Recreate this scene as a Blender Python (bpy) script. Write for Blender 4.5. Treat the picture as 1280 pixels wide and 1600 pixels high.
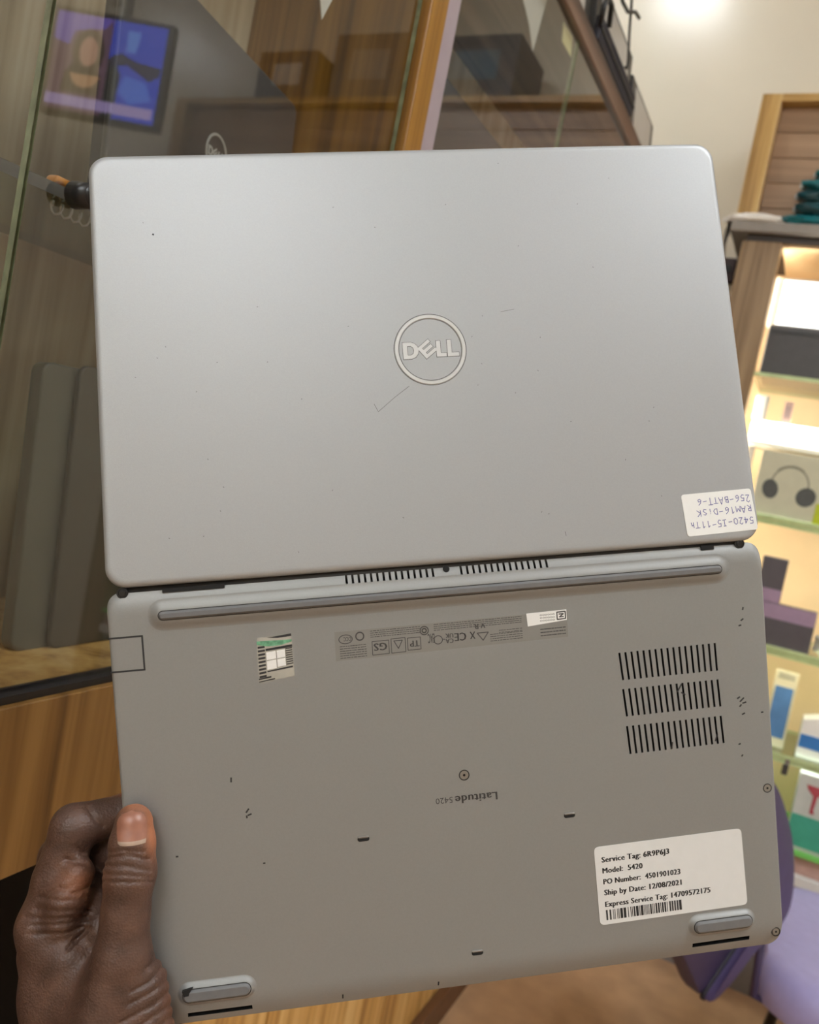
import bpy, bmesh, math, random
import numpy as np
from mathutils import Matrix, Vector

random.seed(7)
S = bpy.context.scene
for o in list(bpy.data.objects):
    bpy.data.objects.remove(o)
COL = S.collection

# ------------------------------------------------------------------ camera
cam_d = bpy.data.cameras.new('camera')
cam = bpy.data.objects.new('camera', cam_d)
COL.objects.link(cam)
M = Matrix(((0.88212564, 0.20540647, -0.42386617),
            (0.42917428, 0.02026758, 0.90299428),
            (0.19407160, -0.97846687, -0.07027663)))
R3 = Matrix((M.col[0], -M.col[1], -M.col[2])).transposed()
cam.matrix_world = Matrix.Translation((0, 0, 1.25)) @ R3.to_4x4()
cam_d.sensor_fit = 'HORIZONTAL'
cam_d.sensor_width = 36.0
cam_d.lens = 1300 / 1280 * 36.0
cam_d.clip_start = 0.02
cam_d.dof.use_dof = True
cam_d.dof.focus_distance = 0.405
cam_d.dof.aperture_fstop = 15.0
S.camera = cam

# ------------------------------------------------------------------ world / exposure
w = bpy.data.worlds.new('world')
S.world = w
w.use_nodes = True
w.node_tree.nodes['Background'].inputs[0].default_value = (0.9, 0.95, 1, 1)
w.node_tree.nodes['Background'].inputs[1].default_value = 0.05
S.view_settings.view_transform = 'Standard'
S.view_settings.look = 'None'
S.view_settings.exposure = 0.0
S.view_settings.gamma = 1.0
S.view_settings.use_curve_mapping = False
# strengths of the room's ceiling lamps (built below): position, size, strength
LAMPS = [((1.15, 0.25, 3.26), (1.0, 0.5), 30.0),  # unseen lamp, placed and strengthened to brighten the left cabinet's interior
         ((0.05, -2.0, 3.26), (1.1, 0.6), 26.0),
         ((-0.84, 2.02, 3.26), (0.26, 0.26), 34.0),
         ((2.78, 1.82, 3.26), (0.36, 0.36), 42.0)]

# ------------------------------------------------------------------ materials
MATS = {}


def srgb(r, g, b):
    f = lambda c: (c / 255 / 12.92) if c / 255 <= 0.04045 else ((c / 255 + 0.055) / 1.055) ** 2.4
    return (f(r), f(g), f(b), 1)


def base_mat(name):
    m = bpy.data.materials.new(name)
    m.use_nodes = True
    nt = m.node_tree
    return m, nt, nt.nodes['Principled BSDF']


def mat(name, col, rough=0.5, metal=0.0, var=0.06, scale=40.0, bump=0.0, bscale=300.0, spec=0.5, detail=3.0):
    """plain procedural material: colour with slight noise variation, optional fine bump"""
    if name in MATS:
        return MATS[name]
    m, nt, b = base_mat(name)
    N, L = nt.nodes.new, nt.links.new
    geo = N('ShaderNodeNewGeometry')
    nz = N('ShaderNodeTexNoise')
    nz.inputs['Scale'].default_value = scale
    nz.inputs['Detail'].default_value = detail
    L(geo.outputs['Position'], nz.inputs['Vector'])
    rp = N('ShaderNodeValToRGB')
    lo = [max(0, c * (1 - var)) for c in col[:3]] + [1]
    hi = [min(1, c * (1 + var)) for c in col[:3]] + [1]
    rp.color_ramp.elements[0].color = lo
    rp.color_ramp.elements[0].position = 0.3
    rp.color_ramp.elements[1].color = hi
    rp.color_ramp.elements[1].position = 0.7
    L(nz.outputs['Fac'], rp.inputs['Fac'])
    L(rp.outputs['Color'], b.inputs['Base Color'])
    b.inputs['Roughness'].default_value = rough
    b.inputs['Metallic'].default_value = metal
    b.inputs['Specular IOR Level'].default_value = spec
    if bump > 0:
        n2 = N('ShaderNodeTexNoise')
        n2.inputs['Scale'].default_value = bscale
        n2.inputs['Detail'].default_value = 2
        L(geo.outputs['Position'], n2.inputs['Vector'])
        bp = N('ShaderNodeBump')
        bp.inputs['Strength'].default_value = bump
        bp.inputs['Distance'].default_value = 0.002
        L(n2.outputs['Fac'], bp.inputs['Height'])
        L(bp.outputs['Normal'], b.inputs['Normal'])
    MATS[name] = m
    return m


def wood(name, cols, grain='z', fine=30.0, along=0.9, rough=0.35):
    """laminate with streaks along one world axis; cols: dark, mid, light"""
    if name in MATS:
        return MATS[name]
    m, nt, b = base_mat(name)
    N, L = nt.nodes.new, nt.links.new
    geo = N('ShaderNodeNewGeometry')
    mp = N('ShaderNodeMapping')
    sc = {'x': (along, fine, fine), 'y': (fine, along, fine), 'z': (fine, fine, along)}[grain]
    mp.inputs['Scale'].default_value = sc
    L(geo.outputs['Position'], mp.inputs['Vector'])
    n1 = N('ShaderNodeTexNoise')
    n1.inputs['Scale'].default_value = 1.0
    n1.inputs['Detail'].default_value = 4
    n1.inputs['Distortion'].default_value = 0.6
    L(mp.outputs['Vector'], n1.inputs['Vector'])
    n2 = N('ShaderNodeTexNoise')
    n2.inputs['Scale'].default_value = 5.0
    n2.inputs['Detail'].default_value = 3
    L(mp.outputs['Vector'], n2.inputs['Vector'])
    mx = N('ShaderNodeMath')
    mx.operation = 'MULTIPLY_ADD'
    mx.inputs[1].default_value = 0.25
    L(n2.outputs['Fac'], mx.inputs[0])
    L(n1.outputs['Fac'], mx.inputs[2])
    rp = N('ShaderNodeValToRGB')
    e = rp.color_ramp.elements
    e[0].position, e[0].color = 0.45, cols[0]
    e[1].position, e[1].color = 0.82, cols[2]
    k = e.new(0.6)
    k.color = cols[1]
    L(mx.outputs[0], rp.inputs['Fac'])
    L(rp.outputs['Color'], b.inputs['Base Color'])
    b.inputs['Roughness'].default_value = rough
    MATS[name] = m
    return m


def emit(name, col, strength):
    if name in MATS:
        return MATS[name]
    m, nt, b = base_mat(name)
    b.inputs['Base Color'].default_value = (0.02, 0.02, 0.02, 1)
    b.inputs['Emission Color'].default_value = col
    b.inputs['Emission Strength'].default_value = strength
    MATS[name] = m
    return m


def glass(name, tint=(0.90, 0.91, 0.90, 1), gain=2.0):
    """clear pane: mirror reflection by Fresnel on the outside face, straight transmission"""
    if name in MATS:
        return MATS[name]
    m = bpy.data.materials.new(name)
    m.use_nodes = True
    nt = m.node_tree
    nt.nodes.clear()
    N, L = nt.nodes.new, nt.links.new
    out = N('ShaderNodeOutputMaterial')
    tr = N('ShaderNodeBsdfTransparent')
    tr.inputs[0].default_value = tint
    gl = N('ShaderNodeBsdfGlossy')
    gl.inputs['Roughness'].default_value = 0.015
    nz = N('ShaderNodeTexNoise')
    nz.inputs['Scale'].default_value = 3.0
    bp = N('ShaderNodeBump')
    bp.inputs['Strength'].default_value = 0.02
    bp.inputs['Distance'].default_value = 0.002
    L(nz.outputs['Fac'], bp.inputs['Height'])
    L(bp.outputs['Normal'], gl.inputs['Normal'])
    fr = N('ShaderNodeFresnel')
    fr.inputs['IOR'].default_value = 1.5
    geo = N('ShaderNodeNewGeometry')
    inv = N('ShaderNodeMath')
    inv.operation = 'SUBTRACT'
    inv.inputs[0].default_value = gain
    bf = N('ShaderNodeMath')
    bf.operation = 'MULTIPLY'
    bf.inputs[1].default_value = gain
    L(geo.outputs['Backfacing'], bf.inputs[0])
    L(bf.outputs[0], inv.inputs[1])
    mu = N('ShaderNodeMath')
    mu.operation = 'MULTIPLY'
    mu.use_clamp = True
    L(fr.outputs[0], mu.inputs[0])
    L(inv.outputs[0], mu.inputs[1])
    mix = N('ShaderNodeMixShader')
    L(mu.outputs[0], mix.inputs[0])
    L(tr.outputs[0], mix.inputs[1])
    L(gl.outputs[0], mix.inputs[2])
    L(mix.outputs[0], out.inputs[0])
    MATS[name] = m
    return m


W_WOODL = wood('zebra_laminate', (srgb(146, 126, 96), srgb(182, 162, 132), srgb(206, 190, 162)), 'z', 26, 1.0)
W_WOODG = wood('golden_laminate', (srgb(160, 116, 60), srgb(204, 160, 92), srgb(228, 192, 128)), 'z', 34, 1.2)
W_SHADEF = wood('brown_front_laminate', (srgb(84, 56, 22), srgb(122, 88, 42), srgb(150, 114, 62)), 'z', 34, 1.2)  # golden laminate darkened: shade on the cabinet's lower front is in the colour
W_POST = wood('orange_post_wood', (srgb(100, 66, 18), srgb(136, 94, 30), srgb(164, 120, 48)), 'z', 60, 1.0)
W_RAIL = wood('dark_rail_wood', (srgb(66, 46, 36), srgb(98, 72, 58), srgb(122, 96, 80)), 'y', 40, 1.0)
W_STILE = wood('oak_stile', (srgb(104, 80, 52), srgb(134, 106, 72), srgb(160, 132, 96)), 'z', 45, 1.4)
W_HUTF = wood('hutch_frame_oak', (srgb(150, 112, 58), srgb(188, 150, 88), srgb(206, 172, 112)), 'z', 40, 1.4)
W_HUTP = wood('hutch_panel', (srgb(134, 106, 80), srgb(158, 126, 98), srgb(176, 144, 114)), 'x', 18, 0.9)
M_WALL = mat('cream_wall', srgb(226, 218, 202), 0.24, var=0.03, scale=3, bump=0.12, bscale=14)
M_CEIL = mat('ceiling_white', srgb(232, 230, 224), 0.7, var=0.02)
M_FLOOR = mat('tan_floor', srgb(188, 150, 116), 0.45, var=0.12, scale=14, detail=5)
M_SILVER = mat('silver_paint', srgb(161, 163, 165), 0.46, metal=0.35, var=0.02, scale=1200, bump=0.05, bscale=2500, detail=4)
M_SILVERB = mat('silver_base', srgb(137, 137, 136), 0.5, metal=0.3, var=0.02, scale=900, bump=0.05, bscale=2500, detail=4)
M_LOGO = mat('polished_silver', srgb(196, 197, 197), 0.36, metal=0.4, var=0.02, scale=500)
M_SLOT = mat('slot_black', srgb(14, 14, 15), 0.8, var=0.2)
M_RUB = mat('grey_rubber', srgb(104, 104, 105), 0.6, var=0.05, scale=300)
M_GAP = mat('gap_dark', srgb(38, 36, 35), 0.6, var=0.1)
M_PAPER = mat('white_label', srgb(222, 222, 220), 0.55, var=0.015, scale=200)
M_INK = mat('black_ink', srgb(32, 32, 34), 0.6, var=0.1)
M_PEN = mat('blue_pen', srgb(92, 92, 150), 0.6, var=0.1, scale=600)
M_GREYINK = mat('grey_print', srgb(62, 60, 60), 0.6, var=0.1)
M_REG = mat('grey_film', srgb(126, 124, 120), 0.45, var=0.02, scale=400)
M_STEEL = mat('screw_steel', srgb(150, 148, 145), 0.35, metal=0.8, var=0.05)
M_GLASS = glass('pane_glass')
M_GEDGE = mat('pane_edge', srgb(118, 128, 100), 0.25, var=0.35, scale=60)
M_SGLASS = glass('shelf_glass', (0.62, 0.68, 0.62, 1), 1.2)
M_BLACK = mat('black_plastic', srgb(22, 22, 25), 0.35, var=0.1)
M_DKLAP = mat('charcoal_lid', srgb(84, 82, 82), 0.42, var=0.05, scale=200)
M_DKBASE = mat('charcoal_base', srgb(66, 64, 65), 0.45, var=0.05, scale=200)
M_OLIVE = mat('olive_grey_lid', srgb(80, 80, 70), 0.4, var=0.04, scale=200)
M_OLIVED = mat('olive_dark', srgb(60, 57, 50), 0.45, var=0.04, scale=200)

# ------------------------------------------------------------------ mesh helpers


class MB:
    """collects geometry for ONE mesh"""

    def __init__(self):
        self.bm = bmesh.new()
        self.mi = 0

    def _tag(self, faces):
        for f in faces:
            f.material_index = self.mi

    def box(self, a, b, bev=0.0, seg=2, skew=None):
        bm = bmesh.new()
        vs = [bm.verts.new((x, y, z)) for x in (a[0], b[0]) for y in (a[1], b[1]) for z in (a[2], b[2])]
        for q in ((0, 1, 3, 2), (4, 6, 7, 5), (0, 4, 5, 1), (2, 3, 7, 6), (0, 2, 6, 4), (1, 5, 7, 3)):
            bm.faces.new([vs[i] for i in q])
        bmesh.ops.recalc_face_normals(bm, faces=bm.faces)
        if bev > 0:
            bmesh.ops.bevel(bm, geom=list(bm.edges), offset=bev, segments=seg, profile=0.5, affect='EDGES')
        if skew:
            for v in bm.verts:
                v.co = skew(v.co)
        self.merge(bm)
        return self

    def merge(self, bm):
        mp = {}
        for v in bm.verts:
            mp[v] = self.bm.verts.new(v.co)
        for f in bm.faces:
            try:
                nf = self.bm.faces.new([mp[v] for v in f.verts])
                nf.material_index = self.mi
                nf.smooth = f.smooth
            except ValueError:
                pass
        bm.free()

    def prism(self, pts, d, cap0=True):
        """polygon pts (3-D, planar) extruded along vector d"""
        d = Vector(d)
        a = [self.bm.verts.new(p) for p in pts]
        b = [self.bm.verts.new(Vector(p) + d) for p in pts]
        n = len(pts)
        fs = [self.bm.faces.new(a[::-1]), self.bm.faces.new(b)]
        for i in range(n):
            fs.append(self.bm.faces.new((a[i], a[(i + 1) % n], b[(i + 1) % n], b[i])))
        self._tag(fs)
        bmesh.ops.recalc_face_normals(self.bm, faces=fs)
        return self

    def rings(self, rings, closed=False, cap=True):
        """loft through rings of equal vertex count"""
        R = [[self.bm.verts.new(p) for p in r] for r in rings]
        n = len(R[0])
        fs = []
        for k in range(len(R) - 1):
            for i in range(n):
                f = self.bm.faces.new((R[k][i], R[k][(i + 1) % n], R[k + 1][(i + 1) % n], R[k + 1][i]))
                f.smooth = True
                fs.append(f)
        if cap:
            fs.append(self.bm.faces.new(R[0][::-1]))
            fs.append(self.bm.faces.new(R[-1]))
        self._tag(fs)
        bmesh.ops.recalc_face_normals(self.bm, faces=fs)
        return self

    def cyl(self, p0, p1, r, r1=None, seg=16):
        p0, p1 = Vector(p0), Vector(p1)
        ax = (p1 - p0).normalized()
        s = ax.orthogonal().normalized()
        t = ax.cross(s)
        r1 = r if r1 is None else r1
        mk = lambda c, rr: [c + (s * math.cos(2 * math.pi * i / seg) + t * math.sin(2 * math.pi * i / seg)) * rr for i in range(seg)]
        return self.rings([mk(p0, r), mk(p1, r1)])

    def tube(self, pts, r, seg=8):
        pts = [Vector(p) for p in pts]
        rings = []
        prev = None
        for i, p in enumerate(pts):
            d = (pts[min(i + 1, len(pts) - 1)] - pts[max(i - 1, 0)]).normalized()
            s = d.orthogonal().normalized() if prev is None else (prev - d * prev.dot(d)).normalized()
            prev = s
            t = d.cross(s)
            rr = r[i] if isinstance(r, (list, tuple)) else r
            rings.append([p + (s * math.cos(2 * math.pi * k / seg) + t * math.sin(2 * math.pi * k / seg)) * rr for k in range(seg)])
        return self.rings(rings)

    def torus(self, c, R, r, n, seg=32, rs=8):
        c, n = Vector(c), Vector(n).normalized()
        s = n.orthogonal().normalized()
        t = n.cross(s)
        V = []
        for i in range(seg):
            a = 2 * math.pi * i / seg
            rad = s * math.cos(a) + t * math.sin(a)
            V.append([self.bm.verts.new(c + rad * (R + r * math.cos(2 * math.pi * k / rs)) + n * r * math.sin(2 * math.pi * k / rs)) for k in range(rs)])
        fs = []
        for i in range(seg):
            for k in range(rs):
                f = self.bm.faces.new((V[i][k], V[(i + 1) % seg][k], V[(i + 1) % seg][(k + 1) % rs], V[i][(k + 1) % rs]))
                f.smooth = True
                fs.append(f)
        self._tag(fs)
        bmesh.ops.recalc_face_normals(self.bm, faces=fs)
        return self

    def ball(self, c, r, seg=16):
        bm = bmesh.new()
        bmesh.ops.create_uvsphere(bm, u_segments=seg, v_segments=seg // 2, radius=1)
        rr = r if isinstance(r, (list, tuple)) else (r, r, r)
        for v in bm.verts:
            v.co = Vector((v.co.x * rr[0] + c[0], v.co.y * rr[1] + c[1], v.co.z * rr[2] + c[2]))
        for f in bm.faces:
            f.smooth = True
        self.merge(bm)
        return self

    def xform(self, m):
        for v in self.bm.verts:
            v.co = m @ v.co
        return self

    def build(self, name, m, parent=None, world=True, smooth=None):
        """link as one object; world=True: vertices are world coordinates"""
        me = bpy.data.meshes.new(name)
        if smooth:
            for f in self.bm.faces:
                f.smooth = True
        if parent is not None and world:
            inv = root_matrix(parent).inverted()
            for v in self.bm.verts:
                v.co = inv @ v.co
        self.bm.to_mesh(me)
        self.bm.free()
        for mm in (m if isinstance(m, (list, tuple)) else [m]):
            me.materials.append(mm)
        if smooth == 'angle':
            me.set_sharp_from_angle(angle=math.radians(35))
        o = bpy.data.objects.new(name, me)
        COL.objects.link(o)
        if parent is not None:
            o.parent = parent
        return o


def root_matrix(o):
    m = o.matrix_basis.copy()
    while o.parent is not None:
        o = o.parent
        m = o.matrix_basis @ m
    return m


def tag(o, label=None, cat=None, group=None, kind=None):
    if label:
        o['label'] = label
    if cat:
        o['category'] = cat
    if group:
        o['group'] = group
    if kind:
        o['kind'] = kind
    return o


def thing(name, label, cat, loc=(0, 0, 0), rotz=0.0, group=None):
    o = bpy.data.objects.new(name, None)
    o.empty_display_size = 0.05
    COL.objects.link(o)
    o.location = loc
    o.rotation_euler = (0, 0, rotz)
    return tag(o, label, cat, group)


def curve_mesh(loops, depth=0.0, bevel=0.0, off=0.0):
    """filled 2-D outline (with holes) -> bmesh"""
    cu = bpy.data.curves.new('outline', 'CURVE')
    cu.dimensions = '2D'
    cu.fill_mode = 'BOTH'
    cu.extrude = depth
    cu.bevel_depth = bevel
    cu.bevel_resolution = 1
    cu.offset = off
    for lp in loops:
        sp = cu.splines.new('POLY')
        sp.points.add(len(lp) - 1)
        for p, q in zip(sp.points, lp):
            p.co = (q[0], q[1], 0, 1)
        sp.use_cyclic_u = True
    ob = bpy.data.objects.new('outline', cu)
    me = ob.to_mesh()
    bm = bmesh.new()
    bm.from_mesh(me)
    ob.to_mesh_clear()
    bpy.data.objects.remove(ob)
    bpy.data.curves.remove(cu)
    return bm


def text_bm(s, width=None, height=None, bold=0.0):
    """lettering as flat mesh; lower-left at the origin, scaled to width (and cap height)"""
    cu = bpy.data.curves.new('lettering', 'FONT')
    cu.body = s
    cu.size = 1.0
    cu.space_character = 1.06 if bold > 0 else 1.0
    cu.resolution_u = 2
    ob = bpy.data.objects.new('lettering', cu)
    me = ob.to_mesh()
    bm = bmesh.new()
    bm.from_mesh(me)
    ob.to_mesh_clear()
    bpy.data.objects.remove(ob)
    bpy.data.curves.remove(cu)
    xs = [v.co.x for v in bm.verts]
    x0, x1 = min(xs), max(xs)
    sx = width / (x1 - x0) if width else 1
    sy = height / 0.70 if height else sx
    if not width:
        sx = sy
    for v in bm.verts:
        v.co = Vector(((v.co.x - x0) * sx, v.co.y * sy, 0))
    if bold > 0:
        n0 = list(bm.faces)
        for dx in (-bold, bold):
            for f in n0:
                bm.faces.new([bm.verts.new(v.co + Vector((dx * sx, 0, 0))) for v in f.verts])
    return bm


# ------------------------------------------------------------------ the room
def struct(name, mb, m):
    o = mb.build(name, m)
    o['kind'] = 'structure'
    return o


struct('floor', MB().box((-1.0, -2.6, -0.1), (3.2, 2.85, 0.0)), M_FLOOR)
struct('ceiling', MB().box((-1.0, -2.6, 3.3), (3.2, 2.85, 3.4)), M_CEIL)
struct('wall_left', MB().box((-1.1, -2.6, 0), (-1.0, 2.85, 3.3)), M_WALL)
struct('wall_far', MB().box((-1.0, 2.75, 0), (3.2, 2.85, 3.3)), M_WALL)
struct('wall_right', MB().box((3.2, -2.6, 0), (3.3, 2.85, 3.3)), M_WALL)
struct('wall_near', MB().box((-1.1, -2.7, 0), (3.3, -2.6, 3.3)), M_WALL)

LAMP_LABELS = ['ceiling panel lamp over the middle of the room, beside the camera',
               'large bright ceiling panel lamp farthest behind the camera',
               'small square ceiling lamp near the far cream wall',
               'square ceiling lamp in the far right corner of the room']
for (p, sz, st), lb in zip(LAMPS, LAMP_LABELS):
    t = thing('ceiling_lamp', lb, 'lamp', (p[0], p[1], 3.3))
    fx = MB()
    hx, hy = sz[0] / 2, sz[1] / 2
    for a, b in (((-hx - .02, -hy - .02), (hx + .02, -hy)), ((-hx - .02, hy), (hx + .02, hy + .02)),
                 ((-hx - .02, -hy), (-hx, hy)), ((hx, -hy), (hx + .02, hy))):
        fx.box((p[0] + a[0], p[1] + a[1], 3.255), (p[0] + b[0], p[1] + b[1], 3.3))
    fx.build('frame', M_CEIL, t)
    MB().box((p[0] - hx, p[1] - hy, 3.262), (p[0] + hx, p[1] + hy, 3.3)).build('diffuser', emit('lamp_%d' % LAMPS.index((p, sz, st)), (0.92, 0.97, 1.0, 1), st), t)

# ------------------------------------------------------------------ left glass display cabinet
XG = -0.45          # front glass plane
cabL = thing('display_cabinet', 'tall wood and glass display cabinet along the left wall holding dark laptops', 'cabinet', (-0.62, 0.9, 0))
MB().box((-0.70, -0.8, 0.91), (-0.66, 2.72, 1.93)).build('back_panel', W_WOODL, cabL)
MB().box((-0.66, -0.8, 1.00), (-0.455, 2.72, 1.04)).build('bottom_board', W_WOODG, cabL)
MB().box((-0.455, -0.8, 0.91), (-0.435, 2.72, 1.036), 0.001).build('front_board', W_SHADEF, cabL)
MB().box((-0.456, -0.8, 1.036), (-0.440, 2.72, 1.0415)).build('door_track', M_BLACK, cabL)
MB().box((-0.70, -0.8, 1.90), (-0.44, 2.72, 1.932), 0.002).build('top_board', W_RAIL, cabL)


def pane(y0, y1, x, z0=1.0415, z1=1.90):
    mb = MB()
    mb.box((x - 0.0025, y0, z0), (x + 0.0025, y1, z1))
    mb.bm.normal_update()
    for f in mb.bm.faces:
        if abs(f.normal.x) < 0.5:
            f.material_index = 1
    return mb.build('glass_pane', [M_GLASS, M_GEDGE], cabL)


pane(-0.75, 0.3400, -0.4495)
pane(0.3425, 0.748, -0.4495)
pane(0.820, 1.212, -0.4495)
pane(1.217, 2.20, -0.4495)
MB().box((-0.66, 0.750, 1.04), (-0.437, 0.785, 1.90), 0.001).build('post', W_POST, cabL)
MB().box((-0.475, 0.785, 1.04), (-0.441, 0.819, 1.90), 0.002).build('divider_strip', mat('lilac_strip', srgb(160, 148, 156), 0.35, var=0.04), cabL)
sh = MB()
sh.box((-0.655, -0.78, 1.3655), (-0.462, 0.748, 1.3730))
sh.bm.normal_update()
for f in sh.bm.faces:
    if abs(f.normal.z) < 0.5:
        f.material_index = 1
sh.build('glass_shelf', [M_SGLASS, mat('shelf_edge', srgb(88, 86, 82), 0.3, var=0.1)], cabL)
sh = MB()
sh.box((-0.655, 0.790, 1.512), (-0.462, 2.2, 1.520))
sh.bm.normal_update()
for f in sh.bm.faces:
    if abs(f.normal.z) < 0.5:
        f.material_index = 1
sh.build('glass_shelf', [M_SGLASS, MATS['shelf_edge']], cabL)
kb = MB()
kb.cyl((-0.447, 0.377, 1.367), (-0.430, 0.377, 1.367), 0.0085, 0.0075, 20)
kb.ball((-0.431, 0.377, 1.367), (0.0045, 0.0075, 0.0075), 16)
kb.build('door_knob', M_BLACK, cabL)
# base below the glass: recessed wooden doors and an added bay nearest the camera, shade put into its near-black colour
MB().box((-0.70, 0.79, 0.07), (-0.535, 2.72, 0.91)).build('base_carcass', mat('carcass_dark', srgb(60, 42, 26), 0.6, var=0.1), cabL)
for y0, y1 in ((0.792, 0.972), (0.977, 1.42), (1.425, 1.90), (1.905, 2.38)):
    MB().box((-0.535, y0, 0.072), (-0.52, y1, 0.905), 0.001).build('base_door', W_WOODG, cabL)
MB().box((-0.70, 0.74, 0.0), (-0.50, 2.72, 0.07), 0.001).build('plinth', mat('plinth_brown', srgb(104, 70, 46), 0.5, var=0.1), cabL)
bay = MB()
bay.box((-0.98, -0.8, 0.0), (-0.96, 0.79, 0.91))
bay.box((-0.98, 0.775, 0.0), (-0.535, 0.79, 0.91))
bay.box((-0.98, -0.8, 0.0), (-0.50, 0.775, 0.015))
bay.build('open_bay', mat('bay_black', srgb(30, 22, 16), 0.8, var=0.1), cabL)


# dark laptops standing in the cabinet
def logo_letters(mb, S_, N_):
    """ring-enclosed four letter emblem in unit mm coordinates -> bmesh merged through mapping S_"""
    for bm in emblem_bms():
        for v in bm.verts:
            v.co = S_(v.co)
        mb.merge(bm)


def emblem_bms(off=0.0):
    out = []
    bv, ex_ = (0.05, 0.15) if off == 0 else (0.0, 0.0)
    # D
    D = [(-13.7, -4.4), (-9.6, -4.4), (-7.6, -3.6), (-6.3, -1.9), (-5.9, 0.0), (-6.5, 1.9), (-7.8, 3.3), (-9.7, 4.0), (-13.7, 4.0)]
    d = [(-11.6, -2.6), (-9.8, -2.6), (-8.6, -1.7), (-8.2, -0.1), (-8.6, 1.3), (-9.8, 2.2), (-11.6, 2.2)]
    out.append(curve_mesh([D, d[::-1]], ex_, bv, off))
    # slanted E
    a = math.radians(38)
    E_ = [(-3.3, -3.5), (3.9, -3.5), (3.9, -1.95), (-1.5, -1.95), (-1.5, -0.80), (3.3, -0.80), (3.3, 0.80), (-1.5, 0.80), (-1.5, 1.95), (3.9, 1.95), (3.9, 3.5), (-3.3, 3.5)]
    out.append(curve_mesh([[(x * math.cos(a) - y * math.sin(a) - 1.75, x * math.sin(a) + y * math.cos(a) + 0.1) for x, y in E_]], ex_, bv, off))
    for x0, x1, y1 in ((3.1, 8.0, 4.2), (8.6, 14.3, 4.5)):
        out.append(curve_mesh([[(x0, -3.9), (x1, -3.9), (x1, -2.1), (x0 + 2.0, -2.1), (x0 + 2.0, y1), (x0, y1)]], ex_, bv, off))
    return out


def ring_bm(r0, r1, z0, z1, seg=72, bev=0.0):
    bm = bmesh.new()
    prof = [(r0, z0), (r0 + bev, z1), (r1 - bev, z1), (r1, z0)]
    V = []
    for i in range(seg):
        a = 2 * math.pi * i / seg
        V.append([bm.verts.new((r * math.cos(a), r * math.sin(a), z)) for r, z in prof])
    for i in range(seg):
        for k in range(3):
            f = bm.faces.new((V[i][k], V[i][k + 1], V[(i + 1) % seg][k + 1], V[(i + 1) % seg][k]))
    bmesh.ops.recalc_face_normals(bm, faces=bm.faces)
    bm.normal_update()
    if sum(f.normal.z for f in bm.faces) < 0:
        bmesh.ops.reverse_faces(bm, faces=bm.faces)
    return bm


def rrect(w, h, r, n=6, cx=0, cy=0):
    pts = []
    for sx, sy, a0 in ((1, 1, 0), (-1, 1, 90), (-1, -1, 180), (1, -1, 270)):
        for k in range(n + 1):
            a = math.radians(a0 + 90 * k / n)
            pts.append((cx + sx * (w / 2 - r) + r * math.cos(a), cy + sy * (h / 2 - r) + r * math.sin(a)))
    return pts


def slab(mb, w, h, r, t, edge=0.0015, T=None):
    """rounded slab: local x = width, y = height from 0, z = -t..0"""
    rr = []
    for ins, z in ((edge, -t), (0, -t + edge), (0, -edge), (edge * 0.3, -edge * 0.3), (edge, 0)):
        rr.append([Vector((x, y + h / 2, z)) for x, y in rrect(w - 2 * ins, h - 2 * ins, max(r - ins, 0.0005))])
    if T:
        rr = [[T @ p for p in q] for q in rr]
    mb.rings(rr)


def standing_laptop(name, label, yc, x, z, wid, hgt, yaw, m_lid, m_base, shift=0.0, logo=False, lean=4):
    t = thing(name, label, 'laptop', (x, yc, z))
    # local frame: X along the shelf (+y world), Y up, Z toward the room (+x world)
    T = Matrix.Translation((x, yc, z)) @ Matrix.Rotation(yaw, 4, 'Z') @ Matrix(((0, 0, 1, 0), (1, 0, 0, 0), (0, 1, 0, 0), (0, 0, 0, 1))) @ Matrix.Rotation(math.radians(-lean), 4, 'X')
    mb = MB()
    slab(mb, wid, hgt, 0.009, 0.006, T=T)
    mb.build('lid', m_lid, t)
    mb = MB()
    slab(mb, wid, hgt - 0.003, 0.009, 0.014, T=T @ Matrix.Translation((shift, 0, -0.0065)))
    mb.build('base', m_base, t)
    mb = MB()
    mb.cyl(T @ Vector((-wid * .38, 0.004, -0.0062)), T @ Vector((wid * .38, 0.004, -0.0062)), 0.0035)
    mb.build('hinge_bar', M_BLACK, t)
    if logo:
        mb = MB()
        q = T @ Matrix.Translation((0, hgt / 2, 0.0003))
        S_ = lambda c: q @ (c * 0.001)
        logo_letters(mb, S_, None)
        bm = ring_bm(16, 18.2, -0.2, 0.5)
        for v in bm.verts:
            v.co = S_(v.co)
        mb.merge(bm)
        mb.build('round_emblem', mat('bright_chrome', srgb(210, 212, 210), 0.3, metal=0.3, var=0.02), t)
    return t


standing_laptop('laptop', 'charcoal laptop with round silver emblem behind cabinet glass, above the held laptop', 0.602, -0.535, 1.3732, 0.295, 0.215, math.radians(9), M_DKLAP, M_DKBASE, 0.006, True)
standing_laptop('laptop', 'olive grey laptop standing on the cabinet floor left of the held laptop', 0.635, -0.512, 1.0402, 0.315, 0.228, 0.0, M_OLIVED, M_OLIVE, -0.030)
standing_laptop('laptop', 'dark grey laptop behind glass right of the orange wooden post', 1.145, -0.525, 1.5202, 0.32, 0.225, 0.0, M_DKLAP, M_DKBASE, -0.02)

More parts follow.
